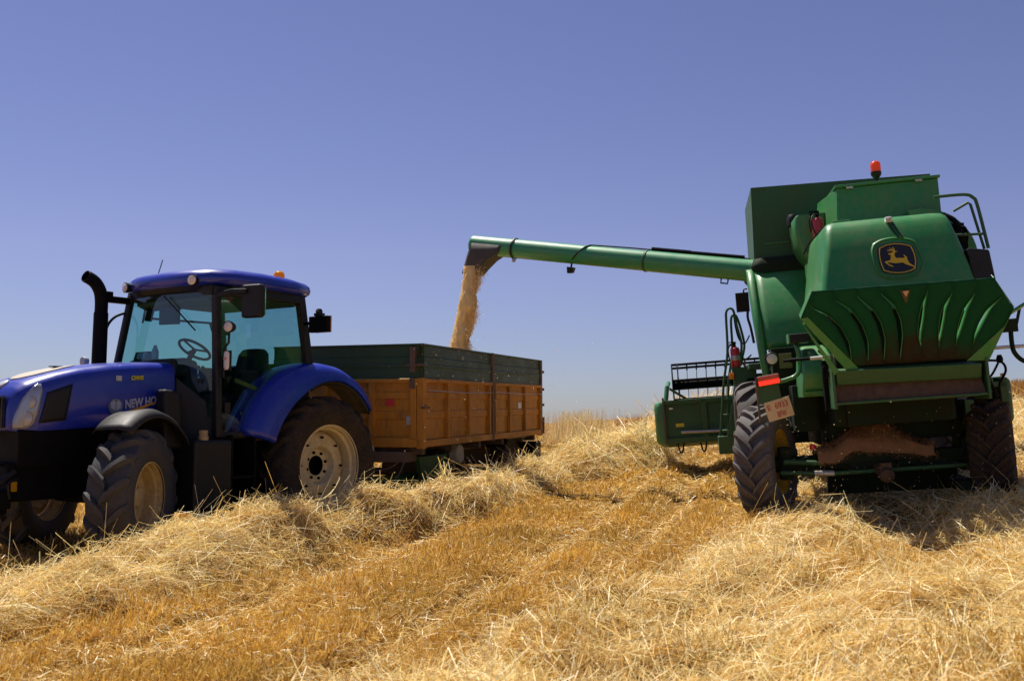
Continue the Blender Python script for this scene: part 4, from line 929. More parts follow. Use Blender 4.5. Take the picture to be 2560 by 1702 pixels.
    a3 = N.new('ShaderNodeMath'); a3.operation = 'MULTIPLY_ADD'; a3.inputs[1].default_value = .45; L.new(a2.outputs[0], a3.inputs[0]); L.new(sp.outputs['Z'], a3.inputs[2])
    a4 = N.new('ShaderNodeMath'); a4.operation = 'MULTIPLY_ADD'; a4.inputs[1].default_value = .55; L.new(ns.outputs['Fac'], a4.inputs[0]); L.new(a3.outputs[0], a4.inputs[2])
    mr = N.new('ShaderNodeMapRange'); mr.interpolation_type = 'SMOOTHSTEP'; mr.inputs[1].default_value = 2.05; mr.inputs[2].default_value = 2.42; mr.inputs[3].default_value = .95; mr.inputs[4].default_value = .04; L.new(a4.outputs[0], mr.inputs[0])
    mx = N.new('ShaderNodeMix'); mx.data_type = 'RGBA'; mx.inputs[6].default_value = (.002,.062,.024,1); mx.inputs[7].default_value = (.030,.018,.010,1); L.new(mr.outputs[0], mx.inputs[0]); L.new(mx.outputs[2], pb.inputs['Base Color'])
    pb.inputs['Roughness'].default_value = .65; pb.inputs['Specular IOR Level'].default_value = .12
    sb = bd.build('spreader_board', m, T, 50, thick=.006)
    fl.build('louvre_flange', GREEN, sb, 50, thick=.004)
    MB().prism([bp(-.11,2.385)+Vector((-.006,0,0)), bp(-.17,2.25)+Vector((-.006,0,0)), bp(-.21,2.38)+Vector((-.006,0,0))], (-.012,0,-.004)).build('centre_notch', SOOT, sb, 0)
    MB().prism([bp(-.135,2.37)+Vector((-.02,0,0)), bp(-.168,2.315)+Vector((-.02,0,0)), bp(-.195,2.37)+Vector((-.02,0,0))], (-.006,0,0)).build('notch_sunlight', mat('notch_light_tan', (.5,.38,.22), .5), sb, 0)  # tan patch painted as the sunlight coming through the notch
    # board side flanges and arms
    ol, orr = [bp(.75,2.45), bp(.87,2.19), bp(.53,1.79), bp(.40,1.66)], [bp(-1.01,2.42), bp(-1.21,2.13), bp(-1.13,1.94), bp(-.85,1.65)]
    sf = MB()
    for P in (ol, orr):
        for a, b_ in zip(P[:-1], P[1:]):
            sf.add([a, b_, b_ + nb*.10, a + nb*.10], [(0,1,2,3)])
    sf.build('board_flange', GREEN, sb, 0, thick=.006)
    def arm_piece(P): MB().add(P, [(0,1,2,3)]).build('board_arm', GREEN, T, 0, thick=.012)
    arm_piece([bp(.87,2.19)+nb*(-.004), bp(.80,2.20)+nb*(-.004), bp(.30,1.64)+nb*(-.004), bp(.40,1.60)+nb*(-.004)])
    arm_piece([bp(-1.13,1.95)+nb*(-.004), bp(-1.21,2.12)+nb*(-.004), bp(-1.0,1.62)+nb*(-.004), bp(-.78,1.63)+nb*(-.004)])
    arm_piece([(-1.57,.88,2.19), (-1.57,.86,2.15), (-1.33,.50,1.62), (-1.33,.55,1.58)])
    # --- chopper: rail, dirty apron, side plates
    MB().hexa([(-1.28,.53,1.47),(-1.0,.53,1.47),(-1.0,-.92,1.44),(-1.28,-.92,1.44)], [(-1.34,.53,1.625),(-1.0,.53,1.65),(-1.0,-.92,1.62),(-1.34,-.92,1.59)]).build('chopper_rail', GREEND, T, 0, bevel=.012)
    MB().hexa([(-1.30,.54,1.27),(-.7,.54,1.25),(-.7,-.95,1.24),(-1.30,-.95,1.265)], [(-1.22,.53,1.475),(-.7,.53,1.475),(-.7,-.93,1.44),(-1.22,-.93,1.44)]).build('chopper_apron', SOOT, T, 0)
    MB().box(-1.34, -1.28, -.95, .56, 1.262, 1.288).build('apron_lip', GREEND, T, 0, bevel=.006)
    MB().box(-1.33, -1.0, .545, .575, 1.22, 1.80).build('chopper_cheek', GREEND, T, 0, bevel=.006); MB().box(-1.33, -.8, -.985, -.955, 1.22, 1.70).build('chopper_cheek', GREEND, T, 0, bevel=.006)
    hy = MB(); hy.tube([(-1.0,.60,1.75), (-1.0,.60,1.50)], .03); hy.tube(smooth_path([(-1.1,.66,1.86), (-1.12,.60,1.78), (-1.1,.57,1.66), (-1.08,.60,1.55)], 4), .013); hy.lathe([(.035,0),(.035,.05)], (-1.05,.60,1.66), (-1,0,0), 12); hy.lathe([(.02,0),(.025,.05),(0,.06)], (-1.1,.58,1.60), (-1,0,0), 10); hy.box(-1.0, -.9, .56, .62, 1.2, 1.55); hy.build('chopper_linkage', BLACKS, T, 0)
    # --- upper right: rail loops, rotary screen duct, black side panel
    MB().tube(smooth_path([(-.2,-.90,3.55), (-.2,-1.22,3.545), (-.2,-1.32,3.50), (-.2,-1.36,3.40), (-.2,-1.43,2.90)], 5), .019).tube([(-.2,-1.05,3.09), (-.2,-1.41,3.07)], .016).tube([(-.1,-1.12,3.38), (-.15,-1.275,3.455), (-.15,-1.30,3.43), (-.15,-1.40,2.9)], .016).build('right_handrail', GREENH, T)
    dr = MB()
    for r0, r1, xx0 in ((.62, .54, .25),):
        rings = []
        for a in np.linspace(-10, 100, 16):
            t = math.radians(a); c = lambda r, x: (x, -.78 - r*math.cos(t), 2.86 + r*math.sin(t))
            rings.append([c(.62,.1), c(.62,.45), c(.50,.45), c(.50,.1)])
        dr.loft(rings)
    dr.build('screen_duct', GREEN, T, 50)
    e2 = MB(); e2.box(0, .6, -1.25, -.75, 2.6, 3.25); e2.tube(smooth_path([(-.05,-1.02,3.36), (-.12,-1.13,3.25), (-.1,-1.17,3.05), (-.1,-1.15,2.9)], 5), .03); e2.tube(smooth_path([(-.1,-1.10,3.1), (-.15,-1.2,3.18), (-.1,-1.24,3.05), (-.05,-1.2,2.92)], 5), .018); e2.box(-.12, .0, -1.24, -1.1, 2.9, 3.0); e2.build('engine_parts', BLACKS, T, 0)
    MB().hexa([(-.95,-1.02,2.42),(-.3,-1.05,2.42),(-.3,-1.30,2.42),(-.95,-1.26,2.42)], [(-.95,-1.0,2.84),(-.3,-1.02,2.86),(-.3,-1.26,2.82),(-.95,-1.22,2.80)]).build('black_side_panel', BLACKP, T, 0, bevel=.02)
    # --- right side arm with lamp bracket, low right hoses
    ra = MB(); ra.tube(smooth_path([(-.95,-1.345,1.93), (-.95,-1.345,1.75), (-.95,-1.37,1.66), (-.95,-1.45,1.58), (-.95,-1.60,1.54)], 5), .024, 12); ra.box(-.99, -.93, -1.41, -1.24, 1.90, 2.04); ra.tube([(-.96,-1.40,1.96), (-.96,-1.455,2.15)], .016); ra.build('right_light_arm', DARKG, T, 40)
    MB().prism([(-1.5,-1.20,2.10), (-1.5,-1.215,2.08), (-1.3,-1.48,2.20), (-1.3,-1.46,2.22)], (.05,0,-.02)).build('board_stay', GREEN, T, 0)
    hs = MB(); hs.tube(smooth_path([(-.9,-1.03,1.62), (-.9,-1.22,1.60), (-.9,-1.27,1.50), (-.85,-1.21,1.36), (-.8,-1.22,1.25)], 5), .013); hs.tube([(-.9,-1.03,1.6), (-.85,-1.17,1.22)], .02); hs.tube(smooth_path([(-.9,-1.0,1.50), (-.9,-1.1,1.44), (-.9,-1.2,1.58)], 5), .012); hs.lathe([(.03,0),(.035,.05),(.02,.09)], (-.9,-1.22,1.58), (0,0,1), 12); hs.build('right_hoses', BLACKS, T)
    gb = MB(); gb.box(-.35, -.1, -1.42, -.98, 1.32, 1.38); gb.box(-.35, -.1, -1.44, -1.36, 1.15, 1.42); gb.hexa([(-.3,-1.05,1.3),(-.1,-1.05,1.3),(-.1,-1.2,1.3),(-.3,-1.2,1.3)], [(-.3,-1.0,1.58),(-.1,-1.0,1.58),(-.1,-1.12,1.56),(-.3,-1.12,1.56)]); gb.box(-.3, -.2, -1.08, -.98, .6, 1.2); gb.build('right_bracket', GREEND, T, 0, bevel=.006)
    # --- steering axle
    a = MB(); a.hexa([(-.12,.98,.50),(.12,.98,.50),(.12,-.98,.50),(-.12,-.98,.50)], [(-.12,.98,.66),(.12,.98,.66),(.12,-.98,.66),(-.12,-.98,.66)])
    a.box(-.16, .16, -.2, .3, .46, .74); a.box(-.20, .30, -.62, .66, .56, .705); a.tube([(0,.9,.58), (0,1.2,.58)], .09); a.tube([(0,-.9,.58), (0,-1.2,.58)], .09)
    for y in (.3, .45, -.25, -.5): a.box(-.15, -.12, y-.03, y+.03, .50, .78)
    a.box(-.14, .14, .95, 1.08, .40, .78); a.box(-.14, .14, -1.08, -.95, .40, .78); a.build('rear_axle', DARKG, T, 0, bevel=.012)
    MB().tube([(-.25,1.10,.50), (-.25,.55,.46), (-.25,-.95,.47)], .026, 10).tube([(-.2,1.05,.62), (-.2,.6,.58)], .03, 10).build('tie_rod', GREEND, T)
    MB().tube([(-.25,.72,.475), (-.25,.50,.462)], .034, 12).build('rod_sleeve', GALV, T)
    ht = MB(); ht.tube([(.1,.0,.50), (-.40,-.03,.46)], .07); ht.box(-.46, -.40, -.10, .02, .36, .56); ht.lathe([(.075, -.03), (.085, 0), (.08, .05), (.04, .07)], (-.44,-.04,.43), (-1,0,-.35), 18); ht.build('tow_hitch', SOOT, T)
    MB().lathe([(.0, 0), (.035, .0), (.03, .05), (0, .06)], (-.12,.70,.745), (0,0,1), 14).build('red_cap', REDL, T)
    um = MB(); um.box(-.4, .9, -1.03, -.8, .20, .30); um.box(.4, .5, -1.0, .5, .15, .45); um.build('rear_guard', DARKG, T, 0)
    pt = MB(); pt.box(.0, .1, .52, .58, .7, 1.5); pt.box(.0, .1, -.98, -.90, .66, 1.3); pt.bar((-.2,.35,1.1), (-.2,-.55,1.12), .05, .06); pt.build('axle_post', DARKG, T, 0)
    # --- wheels
    st = math.radians(-20)
    wheel(T, 'rear_wheel', (-.04, 1.23, .625), st, .675, .44, .37, 20, .055, .060, -1, 1, RUBBERC, YELRIM, 'dish', 1.15)
    wheel(T, 'rear_wheel', (0, -1.30, .605), math.radians(-18), .655, .44, .36, 20, .05, .055, -1, -1, RUBBERB, YELRIM, 'dish', 1.15)
    wheel(T, 'front_wheel', (3.2, 1.07, .80), 0, .81, .62, .42, 17, .05, .07, 1, 1, RUBBERC, YELRIM, 'dish', 1.0)
    wheel(T, 'front_wheel', (3.2, -1.41, .80), 0, .81, .62, .42, 17, .05, .07, 1, -1, RUBBERC, YELRIM, 'dish', 1.0)
    MB().tube([(3.2,1.0,.80), (3.2,-1.35,.80)], .16, 16).build('front_axle', DARKG, T)
    # --- cab, platform, ladder, mirror
    cb = MB(); cb.hexa([(3.45,.60,1.9),(4.75,.60,1.9),(4.75,-.95,1.9),(3.45,-.95,1.9)], [(3.45,.58,2.1),(4.85,.58,2.1),(4.85,-.93,2.1),(3.45,-.93,2.1)])
    cb.box(3.42, 4.95, -.98, .63, 3.45, 3.62)
    for x, y in ((3.5,.55), (3.5,-.90), (4.8,.55), (4.8,-.90)): cb.box(x-.04, x+.04, y-.04, y+.04, 2.1, 3.46)
    co = cb.build('cab', GREEN, T, 0, bevel=.03)
    MB().box(3.5, 4.83, -.91, .56, 2.1, 3.45).build('cab_glass', GLASSS, co, 0)
    MB().box(3.42, 4.7, .62, 1.12, 1.80, 1.88).build('platform', GREENH, T, 0, bevel=.01)
    mr_ = MB(); mr_.box(3.58, 3.64, 1.02, 1.22, 2.70, 3.00); mr_.tube(smooth_path([(3.61,1.05,2.72), (3.61,1.06,2.6), (3.61,1.03,2.45), (3.61,1.0,2.2)], 4), .02); mr_.tube(smooth_path([(3.61,1.09,3.0), (3.61,1.08,3.05), (3.61,1.03,3.05)], 4), .012); mr_.build('mirror', BLACKP, T, 0, bevel=.015)
    ld = MB()
    ld.tube(smooth_path([(4.0,1.62,.78), (4.0,1.50,1.60), (4.0,1.40,2.10), (4.0,1.375,2.62), (4.0,1.365,2.74), (4.0,1.32,2.80), (4.0,1.25,2.76), (4.0,1.215,2.50), (4.0,1.17,2.25), (4.0,1.19,2.05), (4.0,1.22,1.88)], 5), .020)
    ld.tube(smooth_path([(4.1,1.50,.78), (4.1,1.42,1.60), (4.1,1.32,2.10), (4.1,1.30,2.55), (4.1,1.285,2.66), (4.1,1.25,2.70), (4.1,1.20,2.66), (4.1,1.15,2.45), (4.1,1.12,2.2), (4.1,1.17,2.0), (4.1,1.20,1.88)], 5), .020)
    for z, y in ((.85,1.58), (1.10,1.545), (1.35,1.51), (1.58,1.48)): ld.box(4.0, 4.25, y-.11, y+.02, z, z+.02)
    ld.build('ladder', GREENH, T)
    chn = MB(); chn.tube(smooth_path([(4.0,1.25,2.72), (4.0,1.24,2.5), (4.0,1.20,2.30), (4.0,1.12,2.22), (3.9,1.04,2.34)], 5), .012, 6); chn.tube(smooth_path([(4.0,1.20,2.05), (4.0,1.13,1.97), (3.9,1.04,2.03)], 5), .012, 6); chn.build('chain', BLACKS, T)
    br_ = MB(); br_.prism([(3.9,1.36,1.86), (3.9,.98,1.84), (3.9,.98,1.68), (3.9,1.12,1.66), (3.9,1.20,1.58), (3.9,1.26,1.40), (3.9,1.30,1.25), (3.9,1.42,.57), (3.9,1.62,.55), (3.9,1.62,.74), (3.9,1.52,.76), (3.9,1.40,1.30), (3.9,1.34,1.6)], (.14,0,0)); br_.box(3.88, 4.2, 1.40, 1.66, .50, .78); br_.build('ladder_bracket', GREENH, T, 0, bevel=.008)
    sl = MB().box(3.86, 3.9, 1.33, 1.42, 1.66, 1.78).build('side_lamp', BLACKP, T, 0, bevel=.006); MB().box(3.845, 3.86, 1.335, 1.415, 1.67, 1.77).build('amber_lens', AMBER, sl, 0, bevel=.006)
    MB().tube([(3.9,1.15,1.84), (3.9,1.15,1.98)], .014).build('pin', RUST, T)
    # --- feeder house and cutting header with reel
    MB().hexa([(3.7,.5,.7),(5.1,.5,.55),(5.1,-.8,.55),(3.7,-.8,.7)], [(3.7,.5,1.7),(5.1,.5,1.2),(5.1,-.8,1.2),(3.7,-.8,1.7)]).build('feeder_house', GREENH, T, 0, bevel=.02)
    YL, YR = 2.50, -2.92
    hd = MB()
    hd.add([(5.02,YL,1.39),(5.02,YR,1.34),(4.98,YR,.70),(4.98,YL,.70)], [(0,1,2,3)]); hd.add([(4.98,YL,.70),(4.98,YR,.70),(6.2,YR,.55),(6.2,YL,.55)], [(0,1,2,3)])
    H_ = hd.build('cutting_header', GREENH, T, 0, thick=.02)
    fr = MB(); fr.box(4.93, 5.0, YR, YL, 1.33, 1.40); fr.box(4.92, 5.0, YR, YL, .66, .76); fr.box(4.93, 5.0, 1.78, 1.88, .7, 1.38); fr.box(4.93, 5.0, -2.2, -2.1, .7, 1.38); fr.build('header_frame', GREENH, H_, 0, bevel=.008)
    MB().tube([(4.9,2.24,.85), (4.9,1.42,.83)], .026, 10).build('header_shaft', GALV, H_)
    MB().box(4.955, 4.965, 2.18, 2.32, .94, 1.0).build('yellow_sticker', DECALY, H_, 0)
    MB().prism([(4.95,2.42,1.27), (4.95,2.36,1.275), (4.95,2.34,1.25), (4.95,2.40,1.24)], (-.01,0,0)).build('white_mark', WHITE, H_, 0)
    for y in (2.26, 1.88): MB().tube(smooth_path([(4.94,y+.055,.70), (4.92,y+.03,.55), (4.92,y,.50), (4.92,y-.03,.55), (4.94,y-.055,.70)], 4), .014).build('stand_loop', BLACKS, H_)
    for s, y in ((1, YL+.01), (-1, YR-.01)):
        rg = []
        for d, k in ((0, 1.0), (.06, 1.0), (.11, .96), (.145, .88), (.16, .75)):
            rg.append([(lerp(5.6, x, k), y + s*d, lerp(1.03, z, k)) for x, z in ((4.93,.68), (4.93,1.30), (4.97,1.37), (5.05,1.39), (6.2,1.25), (6.9,.85), (6.95,.6), (6.2,.55), (5.0,.64))])
        MB().loft(rg).build('end_shield', mat('shield_green', (.03,.20,.07), .45, dirt=.3) if s > 0 else GREENH, H_, 40)
        MB().box(4.90, 4.98, y-.02, y+.01, .66, 1.45).build('end_post', RUST, H_, 0)
    # reel: spider discs, tube, bats with spring tines
    rc = Vector((5.75, 0, 1.68)); RY0, RY1 = 2.32, -2.75
    re = MB(); re.tube([(rc.x, RY0, rc.z-.03), (rc.x, RY1, rc.z-.03)], .085, 14); RE = re.build('reel', BLACKS, H_)
    for k in range(6):
        a_ = 2*PI*k/6 + math.radians(112); x = rc.x + .43*math.cos(a_); z = rc.z + .36*math.sin(a_)
        bt = MB(); bt.tube([(x, RY0, z), (x, RY1, z)], .022, 8)
        for i in range(30):
            y = lerp(RY0-.1, RY1+.1, i/29); bt.tube([(x, y, z-.01), (x-.01, y, z-.05)], .014, 5); bt.tube([(x-.01, y, z-.05), (x+.03, y+.01, z-.26)], .0065, 4)
        bt.build('reel_bat', BLACKS, RE)
    for y in (RY0, RY0-.10, RY1):
        dk = MB()
        for k in range(6):
            a_ = 2*PI*k/6 + math.radians(112); p = (rc.x + .43*math.cos(a_), y, rc.z + .36*math.sin(a_)); dk.bar((rc.x, y, rc.z-.03), p, .05, .02, up=(0,1,0))
            a2 = a_ + 2*PI/6; dk.bar(p, (rc.x + .43*math.cos(a2), y, rc.z + .36*math.sin(a2)), .035, .02, up=(0,1,0))
        dk.lathe([(.14, -.015), (.14, .015)], (rc.x, y, rc.z-.03), (0,1,0), 20); dk.build('reel_spider', BLACKS, RE, 0)
    ram = MB(); ram.tube([(5.0,2.46,1.36), (5.1,2.42,1.62), (5.6,2.40,1.70)], .04, 10); ram.build('reel_arm', mat('arm_green', (.03,.20,.08), .45, dirt=.3), H_)
    MB().bar((5.0,2.38,1.60), (5.05,2.1,1.40), .04, .04).build('reel_stay', GREENH, H_, 0)
    # --- unloading auger: root at the tank's left wall, spout over the trailer
    KI = KM.inverted(); A = KI @ Vector((3.36,14.0,3.50)); B = KI @ Vector((-.51,16.0,4.21)); d = (B-A).normalized(); up = Vector((0,0,1)); up = (up - d*up.dot(d)).normalized(); sd = d.cross(up)
    au = MB(); au.tube([A - d*.15, A.lerp(B, .35)], .157, 28, cap=False); au.tube([A.lerp(B, .35), B + d*.12], .152, 28, cap=False)
    au.lathe([(.152, 0), (.14, .03), (.09, .05), (0, .055)], B + d*.12, d, 28, cap=False)
    AU = au.build('unloading_auger', mat('auger_green', (.016,.26,.10), .4, coat=.2, dirt=.4, dirtcol=(.20,.22,.10), dscale=2.5, streak=.5), T, 40)
    for t, r in ((.35, .160), (.985-.13, .165)): MB().lathe([(r, -.02), (r+.006, -.012), (r+.006, .012), (r, .02)], A.lerp(B, t), d, 28, cap=False).build('auger_band', GREEND if t < .5 else BLACKP, AU)
    # rubber spout: wide at the tube, hanging down and slightly outwards
    c0 = B - d*.16; rg = []
    for t, w0, w1, hw in ((0, -.30, .29, .155), (.10, -.26, .30, .165), (.22, -.08, .33, .165), (.36, .05, .365, .15), (.47, .13, .395, .135)):
        z = -up*(t - .02) - Vector((0,0,t*.08)); rg.append([c0 + z + d*x + sd*y for x, y in ((w0, -hw), (w0+.05, -hw*1.02), (w1-.06, -hw*1.02), (w1, -hw*.7), (w1+.01, 0), (w1, hw*.7), (w1-.06, hw*1.02), (w0+.05, hw*1.02), (w0, hw), (w0-.01, 0))])
    sp_ = MB().loft(rg, cap=False).build('rubber_spout', mat('worn_rubber_spout', (.035,.034,.036), .7, dirt=.5, dirtcol=(.13,.10,.07)), AU, 50, thick=.012)
    for k in range(3):
        MB().lathe([(.014, 0), (.014, .012), (0, .016)], c0 + d*(-.12+.17*k) - sd*-.158*0 + up*(-.03) + (sd*.168 if sd.y < 0 else -sd*.168)*1 + (Vector((0,0,0))), (sd if sd.x < 0 else -sd), 10).build('bolt', GALV, sp_)
    bb = A.lerp(B, .855) - up*.19; MB().lathe([(0,-.03), (.028,-.02), (.03,0), (.028,.02), (0,.03)], bb, up, 14).build('band_clamp', GALV, AU)
    cbp = [A + up*.165 + sd*.0, A.lerp(B, .2) + up*.168, A.lerp(B, .4) + up*.172, A.lerp(B, .55) + up*.162]
    wrap = [A.lerp(B, .55 + .055*k/8) + up*.16*math.cos(PI*.62*k/8) + (-sd if sd.x > 0 else sd)*.16*math.sin(PI*.62*k/8) for k in range(1, 10)]
    MB().tube(smooth_path(cbp + wrap, 3), .011, 8).build('lamp_line', BLACKP, AU)
    lc = A.lerp(B, .625) - up*.235; wl = MB(); wl.hexa([lc + d*.045 + sd*.04 - up*.07, lc - d*.045 + sd*.04 - up*.055, lc - d*.045 - sd*.04 - up*.055, lc + d*.045 - sd*.04 - up*.07], [lc + d*.06 + sd*.05 + up*.03, lc - d*.06 + sd*.05 + up*.03, lc - d*.06 - sd*.05 + up*.03, lc + d*.06 - sd*.05 + up*.03]); wl.tube([lc + up*.03, lc + up*.09], .015); wl.build('auger_lamp', BLACKP, AU, 0, bevel=.01)
    hz = MB(); hz.tube([A.lerp(B, .02) + up*.185, A.lerp(B, .33) + up*.185], .022, 8)
    for k in range(22): hz.lathe([(.022, 0), (.030, .008), (.030, .02), (.022, .03)], A.lerp(B, .20 + .13*k/21) + up*.185, d, 8)
    hz.build('auger_hose', BLACKS, AU)
    bk = A.lerp(B, .075) - up*.155; lb_ = MB()
    lb_.tube([bk + d*.05, bk + d*.05 - up*.06, bk - d*.05 - up*.06, bk - d*.05], .012, 8); lb_.build('auger_loop', BLACKS, AU)
    return A, B, d, up
AUG = combine()

# ------------------------------------------------------------------ loose things
def extinguisher(name, loc_k, label, h=.42, r=.075, tilt=0):
    M = KM @ Matrix.Translation(loc_k) @ Matrix.Rotation(tilt, 4, 'X')
    t = empty(name, M); tag(t, label, 'fire extinguisher', 'red fire extinguishers on the combine')
    MB().lathe([(r*.9, 0), (r, .02), (r, h*.80), (r*.9, h*.88), (r*.5, h*.94), (r*.3, h*.96)], (0,0,0), (0,0,1), 24).build('cylinder', RED, t, 40)
    v = MB(); v.lathe([(.022, 0), (.022, .05), (.03, .055), (.03, .075), (0, .08)], (0,0,h*.955), (0,0,1), 12); v.box(-.012, .012, -.01, .10, h+.05, h+.066); v.box(-.012, .012, -.01, .09, h+.02, h+.034); v.build('valve', BLACKS, t, 30)
    MB().tube(smooth_path([(0,.02,h+.03), (0,.08,h+.0), (0,r+.03,h*.8), (0,r+.02,h*.4)], 5), .011).build('hose', BLACKP, t)
    if h > .35: MB().lathe([(r+.002, h*.35), (r+.003, h*.36), (r+.003, h*.55), (r+.002, h*.56)], (0,0,0), (0,0,1), 24, cap=False).build('label_band', GALV, t)
    return t
extinguisher('fire_extinguisher', (.62,.30,3.27), 'small red fire extinguisher beside the engine cover on top of the combine', .33, .07)
extinguisher('fire_extinguisher', (4.0,1.28,1.84), 'red fire extinguisher standing on the ladder bracket before the header reel', .36, .075)

def grain():
    A, B, d, up = AUG
    KI = KM
    src = KI @ (B - d*.0 - up*.42)
    # stream: curved falling sheet of grain, solid core of displaced surface plus loose kernels
    top = np.array([-.66, 16.0, 3.86]); end = np.array([-1.02, 16.0, 1.9])
    rings = []; n = 36
    def centre(t): 
        x = lerp(top[0], end[0], 1-(1-t)**1.0*(1-.0*t)); x = top[0] + (end[0]-top[0])*(.95*t - .25*t*(1-t)*1.6 + .05*t*t)
        return np.array([x, 16.0, lerp(top[2], end[2], t)])
    def half(t): return pw(t, [0, .15, .4, .7, 1], [.105, .10, .11, .125, .16])
    f1 = sines(21, 10, 3, 9); f2 = sines(22, 14, 10, 28)
    for j in range(90):
        t = j/89; c = centre(t); h = half(t); r = []
        for k in range(n):
            a = 2*PI*k/n; bulge = 1 + (.14 + .40*max(0, math.cos(a)))*float(f1(np.float64(c[2]*1.6), np.float64(math.sin(a)*.25 + 3)))*.5*min(1, t*4) + .05*float(f2(np.float64(c[2]*2), np.float64(a*.4)))
            r.append((c[0] + h*bulge*math.cos(a), c[1] + .14*bulge*math.sin(a), c[2]))
        rings.append(r)
    GR = mat('falling_grain', (.82,.60,.29), .85, spec=.1, dirt=.5, dirtcol=(.68,.44,.18), dscale=7, bump=1.0, bscale=140)
    core = MB().loft(rings).build('grain_stream', GR, None, 60)
    tag(core, 'golden stream of grain falling from the black spout into the trailer', 'grain', kind='stuff')
    # loose kernels round the stream
    m = 22000; t = rng.random(m); P = np.array([centre(x) for x in t]); h = np.array([half(x) for x in t])
    side = rng.random(m) < .72
    off = np.where(side, h*(.85 + np.abs(rng.normal(0, .42, m))*(.4+1.0*np.abs(np.sin(t*9+1)))*(1-.2*t)), -h*(.95 + np.abs(rng.normal(0, .07, m))))
    P[:,0] += off; P[:,1] += rng.normal(0, .09, m)
    D = rng.normal(size=(m,3)) + np.array([0,0,-1.5])
    kn = strands('grain_kernels', P, D, rng.uniform(.008, .016, m), rng.uniform(.006, .010, m), tones(m, [(.84,.62,.30), (.76,.52,.22), (.90,.74,.44)]), STRAW, 0, .8, core)
    # the load: heap inside the trailer
    W = frame((-1.21,13.8,0), -.303, -.953, 0, -.95); G = []
    f3 = sines(31, 12, 2, 8)
    for i in range(50):
        row = []
        for j in range(24):
            x = lerp(-.09, -5.9, i/49); y = lerp(-.10, -2.30, j/23); z = 1.45 + .55*math.exp(-((x+1.6)**2/1.6 + (y+1.0)**2/.9)) + .02*float(f3(np.float64(x), np.float64(y))); row.append(tuple(W @ Vector((x, y, z))))
        G.append(row)
    ld = MB().grid(G).build('grain_load', GR, None, 60)
    tag(ld, 'heap of golden grain lying inside the orange trailer', 'grain', kind='stuff')
grain()

def chaff_heap():
    f = sines(41, 12, 3, 12); G = []
    for i in range(34):
        row = []
        for j in range(14):
            y = lerp(.66, -.62, i/33); x = lerp(-.24, .30, j/13)
            h = .33*math.exp(-((y+.02)/.36)**2)*math.exp(-((x-.08)/.30)**2) + .05*math.exp(-((y-.35)/.2)**2)
            z = .70 + h + .014*float(f(np.float64(x*2), np.float64(y*2))); row.append(tuple(KM @ Vector((x, y, z - (.13 if j == 0 else 0)))))
        G.append(row)
    m = mat('brown_chaff', (.34,.185,.09), .95, spec=.1, dirt=.6, dirtcol=(.22,.11,.05), dscale=8, bump=1, bscale=120)
    o = MB().grid(G).build('chaff_heap', m, None, 60); tag(o, 'brown heap of chaff lying on the rear axle of the combine', 'chaff', kind='stuff')
    n = 13000; i = rng.integers(0, 34, n); j = rng.integers(0, 14, n); P = np.array([G[a][b] for a, b in zip(i, j)]) + rng.normal(0, .022, (n,3)) - np.array([0,0,1])*(np.where(j == 0, rng.uniform(0, .10, n), 0))[:,None]*0
    strands('chaff_straws', P, rng.normal(size=(n,3)), rng.uniform(.012, .04, n), rng.uniform(.002, .004, n), tones(n, [(.36,.19,.085), (.28,.14,.06), (.44,.26,.12)]), STRAW, .1, .8, o)
chaff_heap()

def flying_chaff():
    n = 600
    P = np.zeros((n,3)); 
    k = n//2
    L = np.array([tuple(KM @ Vector((x, y, z))) for x, y, z in zip(rng.uniform(-1.6, .3, k), rng.uniform(-1.3, 1.1, k), rng.uniform(.15, 1.3, k))])
    P[:k] = L
    P[k:,0] = np.where(rng.random(n-k) < .5, rng.normal(-.75, .35, n-k), rng.uniform(-1.3, 1.4, n-k)); P[k:,1] = rng.uniform(12.4, 15.5, n-k); P[k:,2] = rng.uniform(.7, 2.7, n-k)
    o = strands('flying_chaff', P, rng.normal(size=(n,3)), rng.uniform(.006, .02, n), rng.uniform(.005, .009, n), tones(n, [(.8,.66,.42), (.7,.5,.25)]), STRAW, .1, .8)
    tag(o, 'tiny pale specks of chaff floating in the air', 'chaff', kind='stuff')
flying_chaff()

# dry weeds and uncut grass along the crest
def tall_grass(name, label, n, fx, fy, hmin, hmax, stops, lean=.12, wid=.008):
    X, Y = fx, fy; Z = height(X, Y)-.02
    D = np.stack([rng.normal(.03, lean, n), rng.normal(0, lean, n), np.ones(n)], -1)
    o = strands(name, np.stack([X,Y,Z],-1), D, rng.uniform(hmin, hmax, n), np.full(n, wid), tones(n, stops), STRAW, .06, .35)
    tag(o, label, 'grass', kind='stuff'); return o
n = 1500; tall_grass('dry_grass_clump', 'tall pale clump of dry grass on the crest beyond the trailer', n, rng.normal(1.62, .34, n), rng.normal(26, .7, n), .2, .9, [(.80,.64,.32), (.86,.72,.42), (.68,.50,.20)], .10, .012)
n = 16000; Yb = rng.uniform(26, 34, n); Xb = rng.uniform(.045, .155, n)*Yb
q = np.clip(.5 + .5*N_big(Xb*.8, Yb*.8), .15, 1.2); kq = rng.random(n) < np.clip(.15 + .6*N_mid(Xb*.5, Yb*.5), .06, .9); Xb = Xb[kq]; Yb = Yb[kq]; n = int(kq.sum())
tall_grass('field_edge_weeds', 'band of brown dry weeds along the crest of the field', n, Xb, Yb, .04, .24, [(.76,.57,.24), (.82,.65,.32), (.66,.45,.15), (.88,.74,.42)], .3, .014)
n = 500; tall_grass('dark_dry_weeds', 'darker dry weeds standing on the skyline left of the header', n, rng.normal(3.75, .35, n), rng.normal(30, .8, n), .15, .5, [(.46,.18,.08), (.5,.28,.13)], .18, .014)
